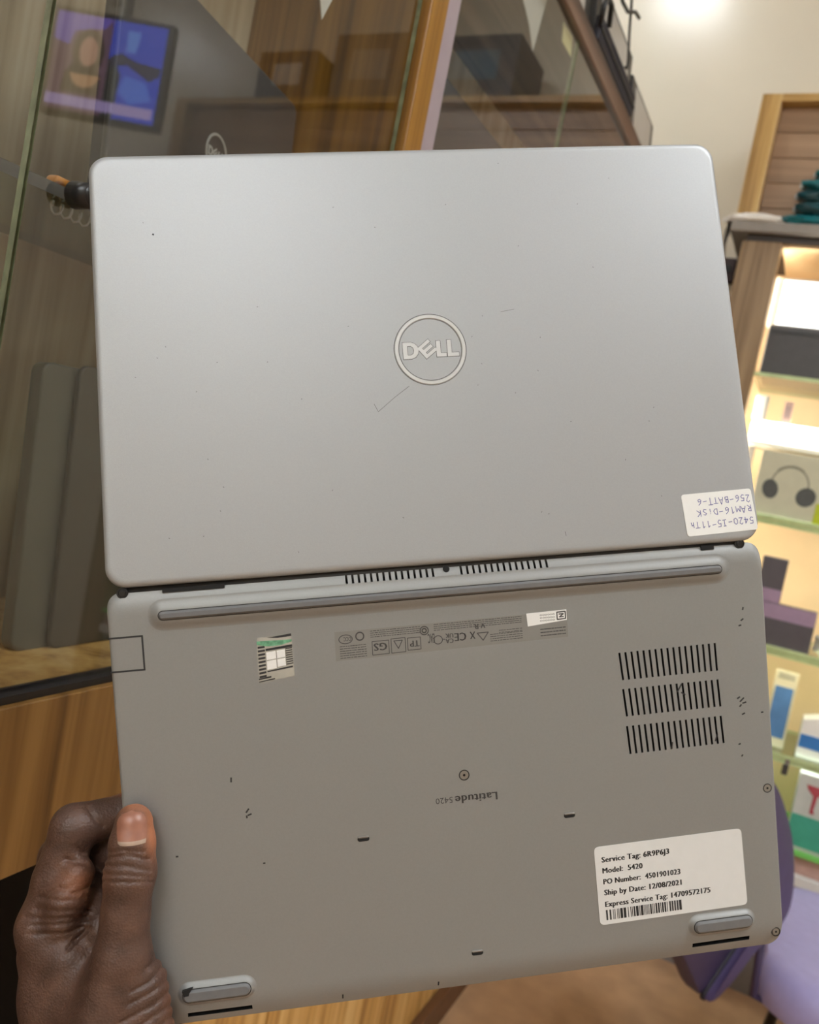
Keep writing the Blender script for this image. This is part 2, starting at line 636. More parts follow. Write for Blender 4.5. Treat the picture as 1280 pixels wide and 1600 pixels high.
t = thing('hair_clip', 'small orange clip on the glass shelf edge beside black door knob', 'clip', (-0.470, 0.386, 1.3732))
MB().box((-0.475, 0.376, 1.3732), (-0.465, 0.396, 1.378), 0.002, 3, lambda c: Vector((c.x, c.y, c.z + 0.004 * math.sin((c.y - 0.376) / 0.020 * math.pi)))).build('body', mat('orange_plastic', srgb(214, 140, 54), 0.35, var=0.1), t)
MB().ball((-0.470, 0.399, 1.3764), 0.003).build('tip', mat('orange_tip', srgb(180, 110, 44), 0.4, var=0.1), t)
cw = MB()
cw.tube([(-0.472 + 0.003 * math.cos(k * .9), 0.380 + 0.0011 * k, 1.3605 + 0.004 * math.sin(k * .9)) for k in range(30)], 0.0008, 6)
tag(cw.build('coiled_wire', mat('clear_wire', srgb(176, 172, 166), 0.2, var=0.2)), 'small coil of clear wire hanging just under the glass shelf edge', 'wire')

tag(MB().prism([(-0.4555, 1.157, 1.896), (-0.4555, 1.205, 1.8995), (-0.4555, 1.215, 1.876), (-0.4555, 1.167, 1.874)], (0.0012, 0, 0)).build('price_tag', mat('yellow_card', srgb(236, 230, 168), 0.6, var=0.03)),
    'small pale yellow tag stuck high inside the glass', 'tag')
for k, (a, b, c, lb) in enumerate((((1.00, 1.86), (1.10, 1.90), (1.087, 1.819), 'long white sheet tip hanging behind glass right of the post'),
                                   ((0.578, 1.632), (0.625, 1.632), (0.613, 1.604), 'small white sheet tip hanging above the charcoal laptop'))):
    mb = MB()  # flat white shape painted in place of a reflection on the pane
    mb.prism([(-0.4635, a[0], a[1]), (-0.4635, b[0], b[1]), (-0.4635, c[0], c[1]), (-0.4635, (a[0] * .45 + c[0] * .55) + .008, (a[1] + c[1]) / 2)], (0.001, 0, 0))
    tag(mb.build('paper_sheet', mat('white_sheet', srgb(214, 214, 208), 0.6, var=0.02)), lb, 'paper')

# things standing on top of the left cabinet


def tablet(y0, y1, z1, label, x=-0.452, lean=0.012):
    z0 = 1.9325
    t = thing('display_screen', label, 'screen', (x - 0.02, (y0 + y1) / 2, z0))
    sk = lambda c: Vector((c.x - (c.z - z0) / (z1 - z0) * lean, c.y, c.z))
    MB().box((x - 0.014, y0, z0), (x, y1, z1), 0.002, 2, sk).build('frame', M_BLACK, t)
    MB().box((x - 0.002, y0 + .030, z0 + .010), (x + 0.0012, y1 - .030, z1 - .010), 0, 1, sk).build('panel', mat('grey_screen', srgb(176, 172, 166), 0.3, var=0.03), t)
    return t


tablet(1.02, 1.255, 2.06, 'grey dark-rimmed screen on the cabinet top, nearest the camera')
tablet(1.290, 1.562, 2.052, 'grey dark-rimmed screen leaning on the cabinet top behind the navy case')
tablet(1.590, 1.815, 2.034, 'grey dark-rimmed screen on the cabinet top, farthest along toward the cream wall')
t = thing('flat_case', 'long navy case lying on the cabinet top edge', 'case', (-0.4445, 1.42, 1.9325))
MB().box((-0.4505, 1.275, 1.9325), (-0.4385, 1.548, 1.972), 0.004, 3).build('body', mat('navy_fabric', srgb(16, 14, 30), 0.6, var=0.1), t)
MB().box((-0.4385, 1.275, 1.950), (-0.4365, 1.548, 1.953)).build('zip', M_BLACK, t)
MB().tube([(-0.440, 1.275, 1.955), (-0.436, 1.262, 1.975), (-0.436, 1.272, 1.996), (-0.437, 1.30, 1.998), (-0.439, 1.315, 1.972)], 0.0045).build('handle_loop', M_BLACK, t)
tag(MB().tube([(-0.436, 1.36, 2.10), (-0.437, 1.40, 2.055), (-0.438, 1.425, 2.02), (-0.438, 1.45, 1.99), (-0.4385, 1.455, 1.976), (-0.4375, 1.440, 1.972)], 0.0022).build('power_cable', M_BLACK),
    'thin black cable hanging across the grey screen behind the navy case', 'cable')
tag(MB().tube([(-0.435, 1.30, 2.06), (-0.436, 1.345, 2.03), (-0.436, 1.385, 2.035), (-0.437, 1.43, 2.06), (-0.4372, 1.46, 2.066)], 0.003).build('power_cable', M_BLACK),
    'thick black cable looped at the top of the frame over the navy case', 'cable')

# ------------------------------------------------------------------ far cabinet with lit shelves, and hutch above
YF = 2.40
cabF = thing('showcase', 'oak showcase with lit glass shelves against the far wall', 'cabinet', (0.6, 2.58, 0))
M_PEACH = mat('peach_back', srgb(238, 208, 164), 0.6, var=0.04, scale=8)
MB().box((-0.31, YF, 0), (-0.208, YF + 0.03, 1.985), 0.002).build('stile', W_STILE, cabF)
MB().box((1.44, YF, 0), (1.54, YF + 0.03, 1.985), 0.002).build('stile', W_STILE, cabF)
MB().box((-0.31, YF + 0.03, 0), (-0.285, 2.74, 1.985)).build('side_panel', W_STILE, cabF)
MB().box((1.515, YF + 0.03, 0), (1.54, 2.74, 1.985)).build('side_panel', W_STILE, cabF)
MB().box((-0.285, 2.715, 0), (1.515, 2.74, 1.985)).build('back_panel', M_PEACH, cabF)
MB().box((-0.345, YF - 0.02, 2.003), (1.56, 2.745, 2.031), 0.003).build('ledge', mat('grey_ledge', srgb(138, 130, 122), 0.4, var=0.05), cabF)
MB().box((-0.300, YF, 1.985), (1.54, 2.74, 2.003)).build('head_rail', mat('dark_head_rail', srgb(54, 44, 38), 0.5, var=0.08), cabF)
MB().box((-0.206, YF + 0.012, 1.977), (1.44, 2.712, 1.985)).build('soffit_board', M_PEACH, cabF)
M_GREDGE = mat('green_glass_edge', srgb(196, 214, 160), 0.2, var=0.1)
for z, d in ((1.632, 0.0), (1.262, 0.0), (0.925, 0.0), (0.655, 0.0)):
    s_ = MB()
    s_.box((-0.206, YF + 0.004, z), (1.44, 2.712, z + 0.010))
    s_.bm.normal_update()
    for f in s_.bm.faces:
        if abs(f.normal.z) < 0.5:
            f.material_index = 1
    s_.build('glass_shelf', [M_SGLASS, M_GREDGE], cabF)
MB().box((-0.206, YF + 0.002, 0.418), (1.44, 2.712, 0.430)).build('led_shelf', [mat('green_lit_shelf', srgb(130, 214, 110), 0.3, var=0.05)], cabF)
MB().box((-0.206, YF + 0.002, 0.34), (1.44, 2.712, 0.368), 0.002).build('bottom_board', mat('white_board', srgb(226, 226, 226), 0.4, var=0.02), cabF)
MB().box((-0.206, YF + 0.02, 0.368), (1.44, YF + 0.03, 0.418)).build('lower_panel', mat('pinkish_panel', srgb(196, 160, 150), 0.5, var=0.1), cabF)
MB().box((-0.206, YF + 0.03, 0.0), (1.44, YF + 0.05, 0.34)).build('kick_panel', mat('grey_kick', srgb(126, 124, 126), 0.5, var=0.05), cabF)
MB().box((-0.206, YF + 0.05, 0.0), (-0.18, YF + 0.052, 0.1)).build('kick_clip', M_STEEL, cabF)
for z, st, c in ((1.252, 14, (1, 0.95, 0.85, 1)), (0.915, 16, (1, 0.94, 0.68, 1)), (0.645, 9, (0.95, 1, 0.9, 1))):
    MB().box((-0.19, YF + 0.010, z - 0.004), (1.42, YF + 0.0135, z + 0.0095)).build('led_rail', M_GREDGE, cabF)
    MB().box((-0.19, YF + 0.0135, z - 0.002), (1.42, YF + 0.026, z + 0.0095)).build('led_strip', emit('led_%d' % int(z * 1000), c, st), cabF)
for z0, z1 in ((1.66, 1.97), (1.29, 1.61), (0.95, 1.24)):
    for x in (-0.240, 1.452):
        MB().box((x, YF + 0.04, z0), (x + 0.012, YF + 0.06, z1), 0.002).build('led_bar', emit('led_bar_warm', (1, 0.92, 0.76, 1), 40.0), cabF)

# hutch above
hut = thing('hutch', 'oak framed wall hutch with reddish panel above the showcase', 'cabinet', (0.6, 2.6, 2.031))
YH = 2.44
MB().box((-0.345, YH, 2.031), (-0.293, 2.745, 2.395), 0.002).build('stile', W_HUTF, hut)
MB().box((1.49, YH, 2.031), (1.545, 2.745, 2.395), 0.002).build('stile', W_HUTF, hut)
MB().box((-0.293, YH, 2.374), (1.49, 2.745, 2.395), 0.001).build('top_rail', wood('hutch_rail_oak', (srgb(150, 112, 58), srgb(188, 150, 88), srgb(206, 172, 112)), 'x', 40, 1.4), hut)
for k in range(5):
    MB().box((-0.293, YH + 0.035, 2.031 + k * 0.0686), (1.49, YH + 0.05, 2.031 + (k + 1) * 0.0686 - 0.0012), 0.0015).build('panel_board', W_HUTP, hut)
# boxes on top of the hutch (their reflections show in the left cabinet's glass)
for (x0, x1, y0, y1, h, cb, cf, lb) in ((0.20, 0.52, 2.46, 2.70, 0.20, (92, 96, 100), (96, 126, 146), 'grey box with blue front on the hutch top, leftmost of three'),
                                        (0.60, 0.88, 2.46, 2.70, 0.22, (112, 106, 96), (150, 148, 138), 'brown grey carton on the hutch top, middle of three'),
                                        (0.95, 1.20, 2.46, 2.70, 0.17, (60, 62, 66), (186, 190, 188), 'dark box with pale front on the hutch top, rightmost of three')):
    t = thing('carton', lb, 'box', ((x0 + x1) / 2, (y0 + y1) / 2, 2.3955))
    MB().box((x0, y0, 2.3955), (x1, y1, 2.3955 + h), 0.002).build('body', mat('box_%d' % cb[0], srgb(*cb), 0.5, var=0.05), t)
    MB().box((x0 + .06, y0 - .0015, 2.3955 + h * .3), (x1 - .07, y0 + .001, 2.3955 + h * .75)).build('front_print', mat('print_%d' % cf[0], srgb(*cf), 0.5, var=0.05), t)

# teal packets on the ledge
M_TEAL = mat('teal_film', srgb(18, 104, 112), 0.28, var=0.35, scale=26, bump=0.5, bscale=60)
M_TEALD = mat('teal_film_dark', srgb(12, 62, 70), 0.3, var=0.35, scale=26, bump=0.5, bscale=60)
M_FILM = mat('clear_film_edge', srgb(196, 206, 206), 0.3, var=0.15, scale=50)


def packet(x0, x1, y0, y1, z0, z1, m, label, seed):
    t = thing('film_packet', label, 'packet', ((x0 + x1) / 2, (y0 + y1) / 2, z0), 0, 'teal packets piled on the ledge')
    rnd = np.random.RandomState(seed)
    ph = rnd.rand(6) * 6.28
    nx, ny = 16, 10
    bm = bmesh.new()

    def top(u, v, s):
        e = min(u, 1 - u, v, 1 - v) * 6
        puff = min(1, e) ** 0.5
        wob = 0.0018 * (math.sin(u * 17 + ph[0]) * math.sin(v * 11 + ph[1]) + math.sin(u * 31 + v * 9 + ph[2]))
        mid = (z0 + z1) / 2
        return mid + s * ((z1 - z0) / 2 * (0.25 + 0.75 * puff)) + (wob * puff if s > 0 else 0)
    P = {}
    for s in (1, -1):
        for i in range(nx + 1):
            for j in range(ny + 1):
                u, v = i / nx, j / ny
                jx = 0.004 * math.sin(v * 13 + ph[3] + s) if i in (0, nx) else 0
                jy = 0.004 * math.sin(u * 15 + ph[4] + s) if j in (0, ny) else 0
                P[s, i, j] = bm.verts.new((x0 + u * (x1 - x0) + jx, y0 + v * (y1 - y0) + jy, top(u, v, s)))
        for i in range(nx):
            for j in range(ny):
                q = [P[s, i, j], P[s, i + 1, j], P[s, i + 1, j + 1], P[s, i, j + 1]]
                bm.faces.new(q if s > 0 else q[::-1])
    rim = [(i, 0) for i in range(nx)] + [(nx, j) for j in range(ny)] + [(i, ny) for i in range(nx, 0, -1)] + [(0, j) for j in range(ny, 0, -1)]
    for a, b in zip(rim, rim[1:] + rim[:1]):
        bm.faces.new([P[1, a[0], a[1]], P[-1, a[0], a[1]], P[-1, b[0], b[1]], P[1, b[0], b[1]]])
    bmesh.ops.recalc_face_normals(bm, faces=bm.faces)
    mb = MB()
    mb.merge(bm)
    mb.build('packet_body', m, t, smooth='angle')
    MB().box((x0 - 0.006, y0 + 0.02, (z0 + z1) / 2 - 0.006), (x0 + 0.004, y1 - 0.02, (z0 + z1) / 2 + 0.006), 0.002).build('sealed_end', M_FILM, t)


packet(-0.222, -0.02, 2.385, 2.435, 2.0315, 2.058, M_TEAL, 'bright teal packet lying at the bottom front of the pile', 1)
packet(-0.196, 0.02, 2.385, 2.435, 2.059, 2.094, M_TEALD, 'dark teal packet second from the bottom of the pile', 2)
packet(-0.198, 0.02, 2.385, 2.435, 2.095, 2.124, M_TEALD, 'dark teal packet third from the bottom of the pile', 3)
packet(-0.192, 0.03, 2.385, 2.435, 2.125, 2.152, M_TEAL, 'teal packet fourth up in the pile, below the topmost', 4)
packet(-0.164, 0.05, 2.385, 2.435, 2.153, 2.182, M_TEAL, 'topmost teal packet of the pile on the ledge', 5)

# crumpled white plastic on the ledge, hanging over its left end
bm = bmesh.new()
bmesh.ops.create_icosphere(bm, subdivisions=4, radius=1)
rs = np.random.RandomState(3)
dirs = rs.randn(14, 3)
for v in bm.verts:
    n = v.co.normalized()
    k = sum(0.16 * abs(math.sin(3.3 * n.dot(Vector(d)) + i)) for i, d in enumerate(dirs)) / 1.6
    v.co = Vector((-0.287 + n.x * 0.052 * (0.7 + k), 2.410 + n.y * 0.027 * (0.8 + k * .5), 2.0315 + max(0.0, 0.009 + n.z * 0.013 * (0.5 + k))))
for f in bm.faces:
    f.smooth = True
mb = MB()
mb.merge(bm)
pb = thing('plastic_bag', 'crumpled white plastic bag on the left end of the ledge', 'bag', (-0.27, 2.41, 2.0315))
M_BAG = mat('white_film', srgb(226, 220, 212), 0.35, var=0.06, scale=60, bump=0.4, bscale=90)
mb.build('bag_body', M_BAG, pb, smooth='angle')
bm = bmesh.new()
V = [[bm.verts.new((-0.352 - 0.004 * math.sin(j * 1.3 + i * .7) - 0.003 * i / 6, 2.385 + j * 0.012, 2.034 - i * 0.016)) for j in range(6)] for i in range(7)]
for i in range(6):
    for j in range(5):
        bm.faces.new((V[i][j], V[i][j + 1], V[i + 1][j + 1], V[i + 1][j]))
r_ = bmesh.ops.solidify(bm, geom=list(bm.faces), thickness=0.002)
bmesh.ops.recalc_face_normals(bm, faces=bm.faces)
mb = MB()
mb.merge(bm)
mb.build('hanging_flap', mat('grey_film', srgb(150, 142, 132), 0.4, var=0.1, scale=50), pb)
sk = thing('wall_socket', 'small dark socket on the cream wall left of the showcase', 'socket', (-0.375, 2.735, 1.99))
MB().box((-0.405, 2.728, 1.955), (-0.355, 2.7495, 2.03), 0.003).build('plate', mat('dark_socket', srgb(58, 40, 44), 0.5, var=0.1), sk)
MB().box((-0.393, 2.722, 1.985), (-0.367, 2.7285, 2.005), 0.002).build('plug', M_BLACK, sk)

# goods on the lit shelves
scr = thing('monitor', 'glowing white screen standing on the top lit shelf of the showcase', 'monitor', (0.05, 2.47, 1.7755))
MB().box((-0.206, 2.452, 1.7755), (0.28, 2.49, 1.908), 0.003).build('housing', mat('pale_housing', srgb(206, 200, 188), 0.4, var=0.03), scr)
MB().box((-0.186, 2.4505, 1.783), (0.27, 2.456, 1.901)).build('lit_panel', emit('white_screen', (1, 1, 0.98, 1), 4.0), scr)
bk = thing('equipment_box', 'dark grey box under the glowing white screen', 'box', (0.05, 2.5, 1.6425))
MB().box((-0.197, 2.425, 1.6425), (0.29, 2.62, 1.775), 0.004, 3).build('body', mat('dark_case', srgb(74, 72, 74), 0.45, var=0.06), bk)
MB().box((-0.19, 2.4225, 1.755), (0.28, 2.4255, 1.760)).build('seam', M_BLACK, bk)
wb = thing('small_box', 'small white box at the left end of the second lit shelf', 'box', (-0.17, 2.44, 1.53))
# second compartment: goods stand on a raised light bar
lb_ = thing('light_bar', 'overexposed white light bar on the second lit shelf', 'lamp', (-0.05, 2.5, 1.2725))
MB().box((-0.200, 2.452, 1.452), (0.30, 2.56, 1.466), 0.003).build('tray', mat('white_tray', srgb(236, 232, 222), 0.4, var=0.02), lb_)
MB().box((-0.190, 2.446, 1.466), (0.10, 2.55, 1.522), 0.012, 4).build('diffuser', emit('bar_glow', (1, 0.98, 0.88, 1), 5.0), lb_)
for x in (-0.185, 0.27):
    MB().box((x, 2.49, 1.2725), (x + 0.015, 2.52, 1.452)).build('leg', M_STEEL, lb_)
MB().box((-0.192, 2.46, 1.523), (-0.165, 2.49, 1.590), 0.002).build('carton', mat('white_carton', srgb(236, 236, 232), 0.4, var=0.02), wb)
MB().box((-0.165, 2.46, 1.523), (-0.160, 2.49, 1.590), 0.001).build('grey_edge', mat('carton_grey', srgb(158, 162, 160), 0.5, var=0.03), wb)
for x0, lb in ((-0.118, 'slim pinkish box just right of the small white box'), (0.005, 'slim pinkish box at the picture edge on the second lit shelf')):
    t = thing('slim_box', lb, 'box', (x0 + .01, 2.475, 1.523))
    MB().box((x0, 2.465, 1.523), (x0 + 0.022, 2.485, 1.583), 0.002).build('body', mat('pinkish_card', srgb(222, 190, 178), 0.5, var=0.04), t)
    MB().box((x0 + .004, 2.4638, 1.54), (x0 + 0.018, 2.4652, 1.57)).build('front_print', mat('pinkish_print', srgb(196, 170, 166), 0.5, var=0.04), t)

# headphone carton
hb = thing('headphone_carton', 'pale carton printed with dark over-ear headphones on the middle lit shelf', 'box', (-0.05, 2.45, 1.2722))
hy = 2.416
MB().box((-0.143, hy, 1.2722), (0.012, hy + 0.08, 1.442), 0.002).build('body', mat('sage_carton', srgb(206, 204, 178), 0.5, var=0.03), hb)
MB().box((0.012, hy, 1.2722), (0.034, hy + 0.08, 1.325), 0.001).build('lime_side', mat('lime_print', srgb(190, 200, 40), 0.5, var=0.05), hb)
MB().box((0.012, hy, 1.325), (0.034, hy + 0.08, 1.442), 0.001).build('pale_side', mat('pale_lime', srgb(212, 214, 190), 0.5, var=0.05), hb)
pr = MB()
arc = []
cx, cz = -0.060, 1.361
for k in range(17):
    a = math.radians(-8 + 196 * k / 16)
    arc.append((cx + 0.043 * math.cos(a), cz + 0.044 * math.sin(a)))
for k in range(16):
    (xa, za), (xb, zb) = arc[k], arc[k + 1]
    th = 0.0065 if 4 < k < 12 else 0.0042
    na = Vector((xa - cx, 0, za - cz)).normalized() * th
    nb = Vector((xb - cx, 0, zb - cz)).normalized() * th
    pr.prism([(xa, hy - .0004, za), (xb, hy - .0004, zb), (xb + nb.x, hy - .0004, zb + nb.z), (xa + na.x, hy - .0004, za + na.z)], (0, 0.0008, 0))
pr.build('printed_headband', mat('band_print', srgb(132, 128, 110), 0.5, var=0.05), hb)
for ex, ez, rx, rz, ro in ((-0.105, 1.342, 0.020, 0.026, 14), (-0.016, 1.335, 0.024, 0.026, -28)):
    a = math.radians(ro)
    pts = []
    for k in range(20):
        q = 2 * math.pi * k / 20
        x, z = rx * math.cos(q), rz * math.sin(q)
        pts.append((ex + x * math.cos(a) - z * math.sin(a), hy - .0006, ez + x * math.sin(a) + z * math.cos(a)))
    MB().prism(pts, (0, 0.001, 0)).build('printed_ear_cup', mat('cup_print', srgb(84, 86, 84), 0.5, var=0.08, scale=90), hb)

# dark cartons below
M_PUR = mat('purple_grey_card', srgb(164, 140, 166), 0.5, var=0.05)
for (x0, x1, z0, z1, top, lb) in ((-0.083, 0.074, 0.9352, 1.046, 0.030, 'long dark carton with mauve upper band on the fourth lit shelf'),
                                  (-0.083, -0.020, 1.0465, 1.165, 0.0, 'upright dark grey carton standing on the long dark carton')):
    t = thing('dark_carton', lb, 'box', ((x0 + x1) / 2, 2.44, z0))
    MB().box((x0, 2.412, z0), (x1, 2.452, z1), 0.002).build('body', mat('dark_carton', srgb(88, 84, 90), 0.45, var=0.1, scale=20), t)
    if top:
        MB().box((x0 + .001, 2.4112, z1 - top - .01), (x1 - .001, 2.413, z1 - .001)).build('mauve_band', M_PUR, t)
    else:
        MB().box((x0 + .001, 2.4112, z0 + .001), (x1 - .001, 2.413, z0 + .035)).build('mauve_band', M_PUR, t)
t = thing('rag', 'crumpled grey-white wrap at the right end of the long dark carton', 'wrap', (0.10, 2.43, 0.9352))
bm = bmesh.new()
bmesh.ops.create_icosphere(bm, subdivisions=3, radius=1)
for v in bm.verts:
    n = v.co.copy()
    k = 0.8 + 0.25 * math.sin(5 * n.x + 2) * math.cos(6 * n.z)
    v.co = Vector((0.108 + n.x * 0.033 * k, 2.435 + n.y * 0.022 * k, max(0.9352, 0.967 + n.z * 0.034 * k)))
mb = MB()
mb.merge(bm)
mb.build('cloth', mat('grey_white_wrap', srgb(190, 186, 176), 0.6, var=0.1, scale=40), t, smooth='angle')
MB().tube([(0.085, 2.412, 0.95), (0.10, 2.409, 0.958), (0.12, 2.409, 0.954)], 0.003).build('tie', MATS['grey_white_wrap'], t)

# phone boxes
t = thing('phone_box', 'slim box with blue phone picture standing on the yellow lit shelf', 'box', (0.037, 2.45, 0.6652))
lean = lambda c: Vector((c.x, c.y + (c.z - 0.6652) * 0.15, c.z))
MB().box((0.010, 2.455, 0.6652), (0.068, 2.47, 0.868), 0.002, 2, lean).build('body', mat('phone_carton', srgb(196, 188, 160), 0.5, var=0.04), t)
MB().box((0.017, 2.4538, 0.690), (0.062, 2.456, 0.825), 0.0, 1, lean).build('blue_picture', mat('phone_blue', srgb(70, 112, 160), 0.4, var=0.12, scale=30), t)
MB().box((0.018, 2.4538, 0.846), (0.060, 2.456, 0.862), 0.0, 1, lean).build('top_print', mat('carton_print', srgb(150, 146, 128), 0.5, var=0.1), t)
t = thing('card_box', 'white box with a blue stripe lying tilted at the picture edge', 'box', (0.17, 2.44, 0.6652))
tl = lambda c: Vector((c.x, c.y, c.z + max(0, (c.x - 0.10)) * 0.35 * (1 if c.z > 0.70 else 0)))
MB().box((0.098, 2.43, 0.6652), (0.26, 2.50, 0.765), 0.003, 2, tl).build('body', mat('white_card', srgb(240, 238, 232), 0.5, var=0.02), t)
MB().box((0.100, 2.4285, 0.692), (0.26, 2.431, 0.727)).build('blue_stripe', mat('blue_print', srgb(54, 120, 190), 0.4, var=0.06), t)
t = thing('tulip_box', 'white and teal box printed with a red goblet shape on the lowest lit shelf', 'box', (0.20, 2.42, 0.4302))
MB().box((0.120, 2.412, 0.4302), (0.34, 2.47, 0.633), 0.003).build('body', mat('grey_white_card', srgb(200, 204, 196), 0.5, var=0.04), t)
MB().box((0.121, 2.4108, 0.4405), (0.339, 2.413, 0.523)).build('teal_band', mat('teal_print', srgb(70, 168, 142), 0.45, var=0.08), t)
MB().prism([(0.141, 2.4105, 0.606), (0.188, 2.4105, 0.606), (0.184, 2.4105, 0.594), (0.171, 2.4105, 0.580), (0.168, 2.4105, 0.545), (0.172, 2.4105, 0.534), (0.160, 2.4105, 0.534), (0.161, 2.4105, 0.580), (0.146, 2.4105, 0.594)], (0, 0.002, 0)).build('red_goblet', mat('red_print', srgb(176, 74, 84), 0.45, var=0.06), t)
t = thing('charger_plug', 'small dark plug on the lit shelf edge beside the laptop corner', 'plug', (0.085, 2.41, 0.6652))
MB().box((0.075, 2.406, 0.612), (0.090, 2.415, 0.640), 0.002).build('body', mat('dark_plug', srgb(60, 56, 54), 0.5, var=0.1), t)
MB().box((0.079, 2.409, 0.640), (0.090, 2.413, 0.655)).build('hook', M_STEEL, t)

# ------------------------------------------------------------------ monitor on a wall arm, right of the frame: its picture shows in the left glass
tv = thing('television', 'ceiling-hung television showing a presenter, reflected in the left glass', 'television', (1.443, 2.014, 2.27))
P0 = Vector((1.631, 1.936, 2.122))     # picture-left end (as reflected)
P1 = Vector((1.2555, 2.092, 2.122))
ex = (P1 - P0)
ez = Vector((0, 0, 0.340))
en = Vector((-0.156, -0.3755, 0)).normalized()


def tvq(s0, t0, s1, t1, d0, d1):
    q = []
    for s, t_ in ((s0, t0), (s1, t0), (s1, t1), (s0, t1)):
        q.append(P0 + ex * s + ez * t_ + en * d0)
    return q, en * (d1 - d0)


def tvp(pts, d0, d1):
    return [P0 + ex * s + ez * t_ + en * d0 for s, t_ in pts], en * (d1 - d0)


MB().prism(*tvq(0, 0, 1, 1, -0.035, 0.0)).build('housing', M_BLACK, tv)
fr = MB()
for q in ((0, 0, 1, .04), (0, .96, 1, 1), (0, .04, .03, .96), (.955, .04, 1, .96)):
    fr.prism(*tvq(*q, 0.0, 0.004))
fr.build('bezel', mat('bezel_dark', srgb(30, 36, 40), 0.4, var=0.05), tv)
E_BG = emit('screen_mauve', srgb(120, 84, 110), 3.0)
MB().prism(*tvq(.03, .04, .50, .96, 0.0, 0.001)).build('screen', E_BG, tv)
MB().prism(*tvq(.50, .04, .955, .96, 0.0, 0.001)).build('screen', emit('screen_blue', srgb(34, 70, 214), 3.4), tv)
sp = lambda pts, nm, col, st, k: MB().prism(*tvp(pts, 0.001, 0.001 + 0.0004 * k)).build('screen_picture', emit(nm, col, st), tv)
ell = lambda cx, cy, rx, ry, n=18: [(cx + rx * math.cos(2 * math.pi * k / n), cy + ry * math.sin(2 * math.pi * k / n)) for k in range(n)]
sp([(.03, .70), (.16, .66), (.2, .80), (.44, .86), (.5, .96), (.03, .96)], 'scr_violet', srgb(120, 96, 210), 3.2, 1)
sp(ell(.33, .62, .13, .22), 'scr_hair', srgb(70, 44, 40), 2.0, 2)
sp([(.14, .22), (.46, .22), (.46, .40), (.40, .50), (.22, .50), (.16, .40)], 'scr_jacket', srgb(66, 46, 46), 2.0, 3)
sp(ell(.33, .62, .075, .14), 'scr_face', srgb(196, 140, 122), 3.0, 4)
sp([(.20, .40), (.46, .40), (.40, .30), (.32, .27), (.24, .31)], 'scr_neck', srgb(206, 152, 110), 3.0, 4)
sp([(.50, .04), (.60, .04), (.62, .45), (.56, .58), (.50, .60)], 'scr_dark', srgb(40, 52, 60), 1.5, 1)
sp([(.52, .52), (.66, .56), (.86, .44), (.94, .50), (.94, .58), (.74, .60), (.60, .66), (.52, .62)], 'scr_navy', srgb(34, 34, 90), 1.6, 2)
sp([(.62, .30), (.66, .46), (.84, .42), (.90, .26), (.72, .20)], 'scr_sky', srgb(70, 120, 236), 3.6, 2)
sp([(.64, .68), (.72, .68), (.74, .88), (.63, .88)], 'scr_light', srgb(90, 140, 236), 3.6, 2)
sp([(.03, .085), (.93, .085), (.93, .185), (.03, .185)], 'scr_banner', srgb(186, 164, 222), 3.4, 4)
arm = MB()
c0 = (P0 + P1) / 2 + Vector((0, 0, .17)) - en * 0.035
arm.box((c0.x - .05, c0.y - .05, 3.29), (c0.x + .05, c0.y + .05, 3.2995))
arm.cyl((c0.x, c0.y + .03, 3.29), (c0.x, c0.y + .03, c0.z), 0.014)
arm.cyl((c0.x, c0.y + .03, c0.z), c0 + en * 0.004, 0.014)
arm.build('ceiling_arm', M_STEEL, tv)

# ------------------------------------------------------------------ purple chair
ch = thing('visitor_chair', 'purple visitor chair beside the showcase, half hidden by the laptop', 'chair', (0.30, 1.80, 0))
M_PUR1 = mat('purple_back', srgb(76, 64, 104), 0.5, var=0.05)
M_PUR2 = mat('lilac_seat', srgb(158, 150, 196), 0.42, var=0.04)
K = 0.82
cd = Vector((.46, .89, 0)).normalized()
cn = Vector((cd.y, -cd.x, 0))
Pc = Vector((-.05, 1.75, 0)) * K
out2 = [(0.05, .700), (0.12, .735), (0.198, .728), (0.254, .698), (0.343, .603), (0.393, .533), (0.443, .417), (0.430, .352), (0.318, .303), (0.24, .238), (0.175, .213), (0.150, .216), (0.093, .275), (0.006, .359), (-0.03, .45), (-0.02, .58), (0.01, .66)]
out2 = [(a * K, 1.25 + (z - 1.25) * K) for a, z in out2]
# smooth closed outline
def chaikin(p, n=2):
    for _ in range(n):
        q = []
        for a, b in zip(p, p[1:] + p[:1]):
            q.append((a[0] * .75 + b[0] * .25, a[1] * .75 + b[1] * .25))
            q.append((a[0] * .25 + b[0] * .75, a[1] * .25 + b[1] * .75))
        p = q
    return p


def mk_ring(outline):
    oc = chaikin(outline)
    mx_, mz_ = sum(a for a, z in oc) / len(oc), sum(z for a, z in oc) / len(oc)
    return lambda s, off: [Pc + cd * (mx_ + (a - mx_) * s) + Vector((0, 0, mz_ + (z - mz_) * s)) + cn * off for a, z in oc]


mk = mk_ring([(a * .93 + .032, z) for a, z in out2])
MB().rings([mk(0.90, -0.066), mk(0.985, -0.060), mk(1.0, -0.052), mk(1.0, -0.030), mk(0.985, -0.022), mk(0.9, -0.018)]).build('back_shell', mat('purple_shell', srgb(60, 50, 84), 0.5, var=0.05), ch, smooth='angle')
pad = [(.20, .728), (.254, .700), (.343, .605), (.393, .535), (.443, .417), (.430, .352), (.318, .303), (.24, .238), (.175, .213), (.180, .232), (.235, .285), (.288, .335), (.31, .45), (.28, .60), (.22, .70)]
mk = mk_ring([(a * K, 1.25 + (z - 1.25) * K) for a, z in pad])
MB().rings([mk(0.96, -0.020), mk(1.0, -0.016), mk(1.0, -0.006), mk(0.97, 0.0), mk(0.85, 0.003)]).build('back_pad', M_PUR1, ch, smooth='angle')
pp = mk(1.0, -0.018)
mb = MB()
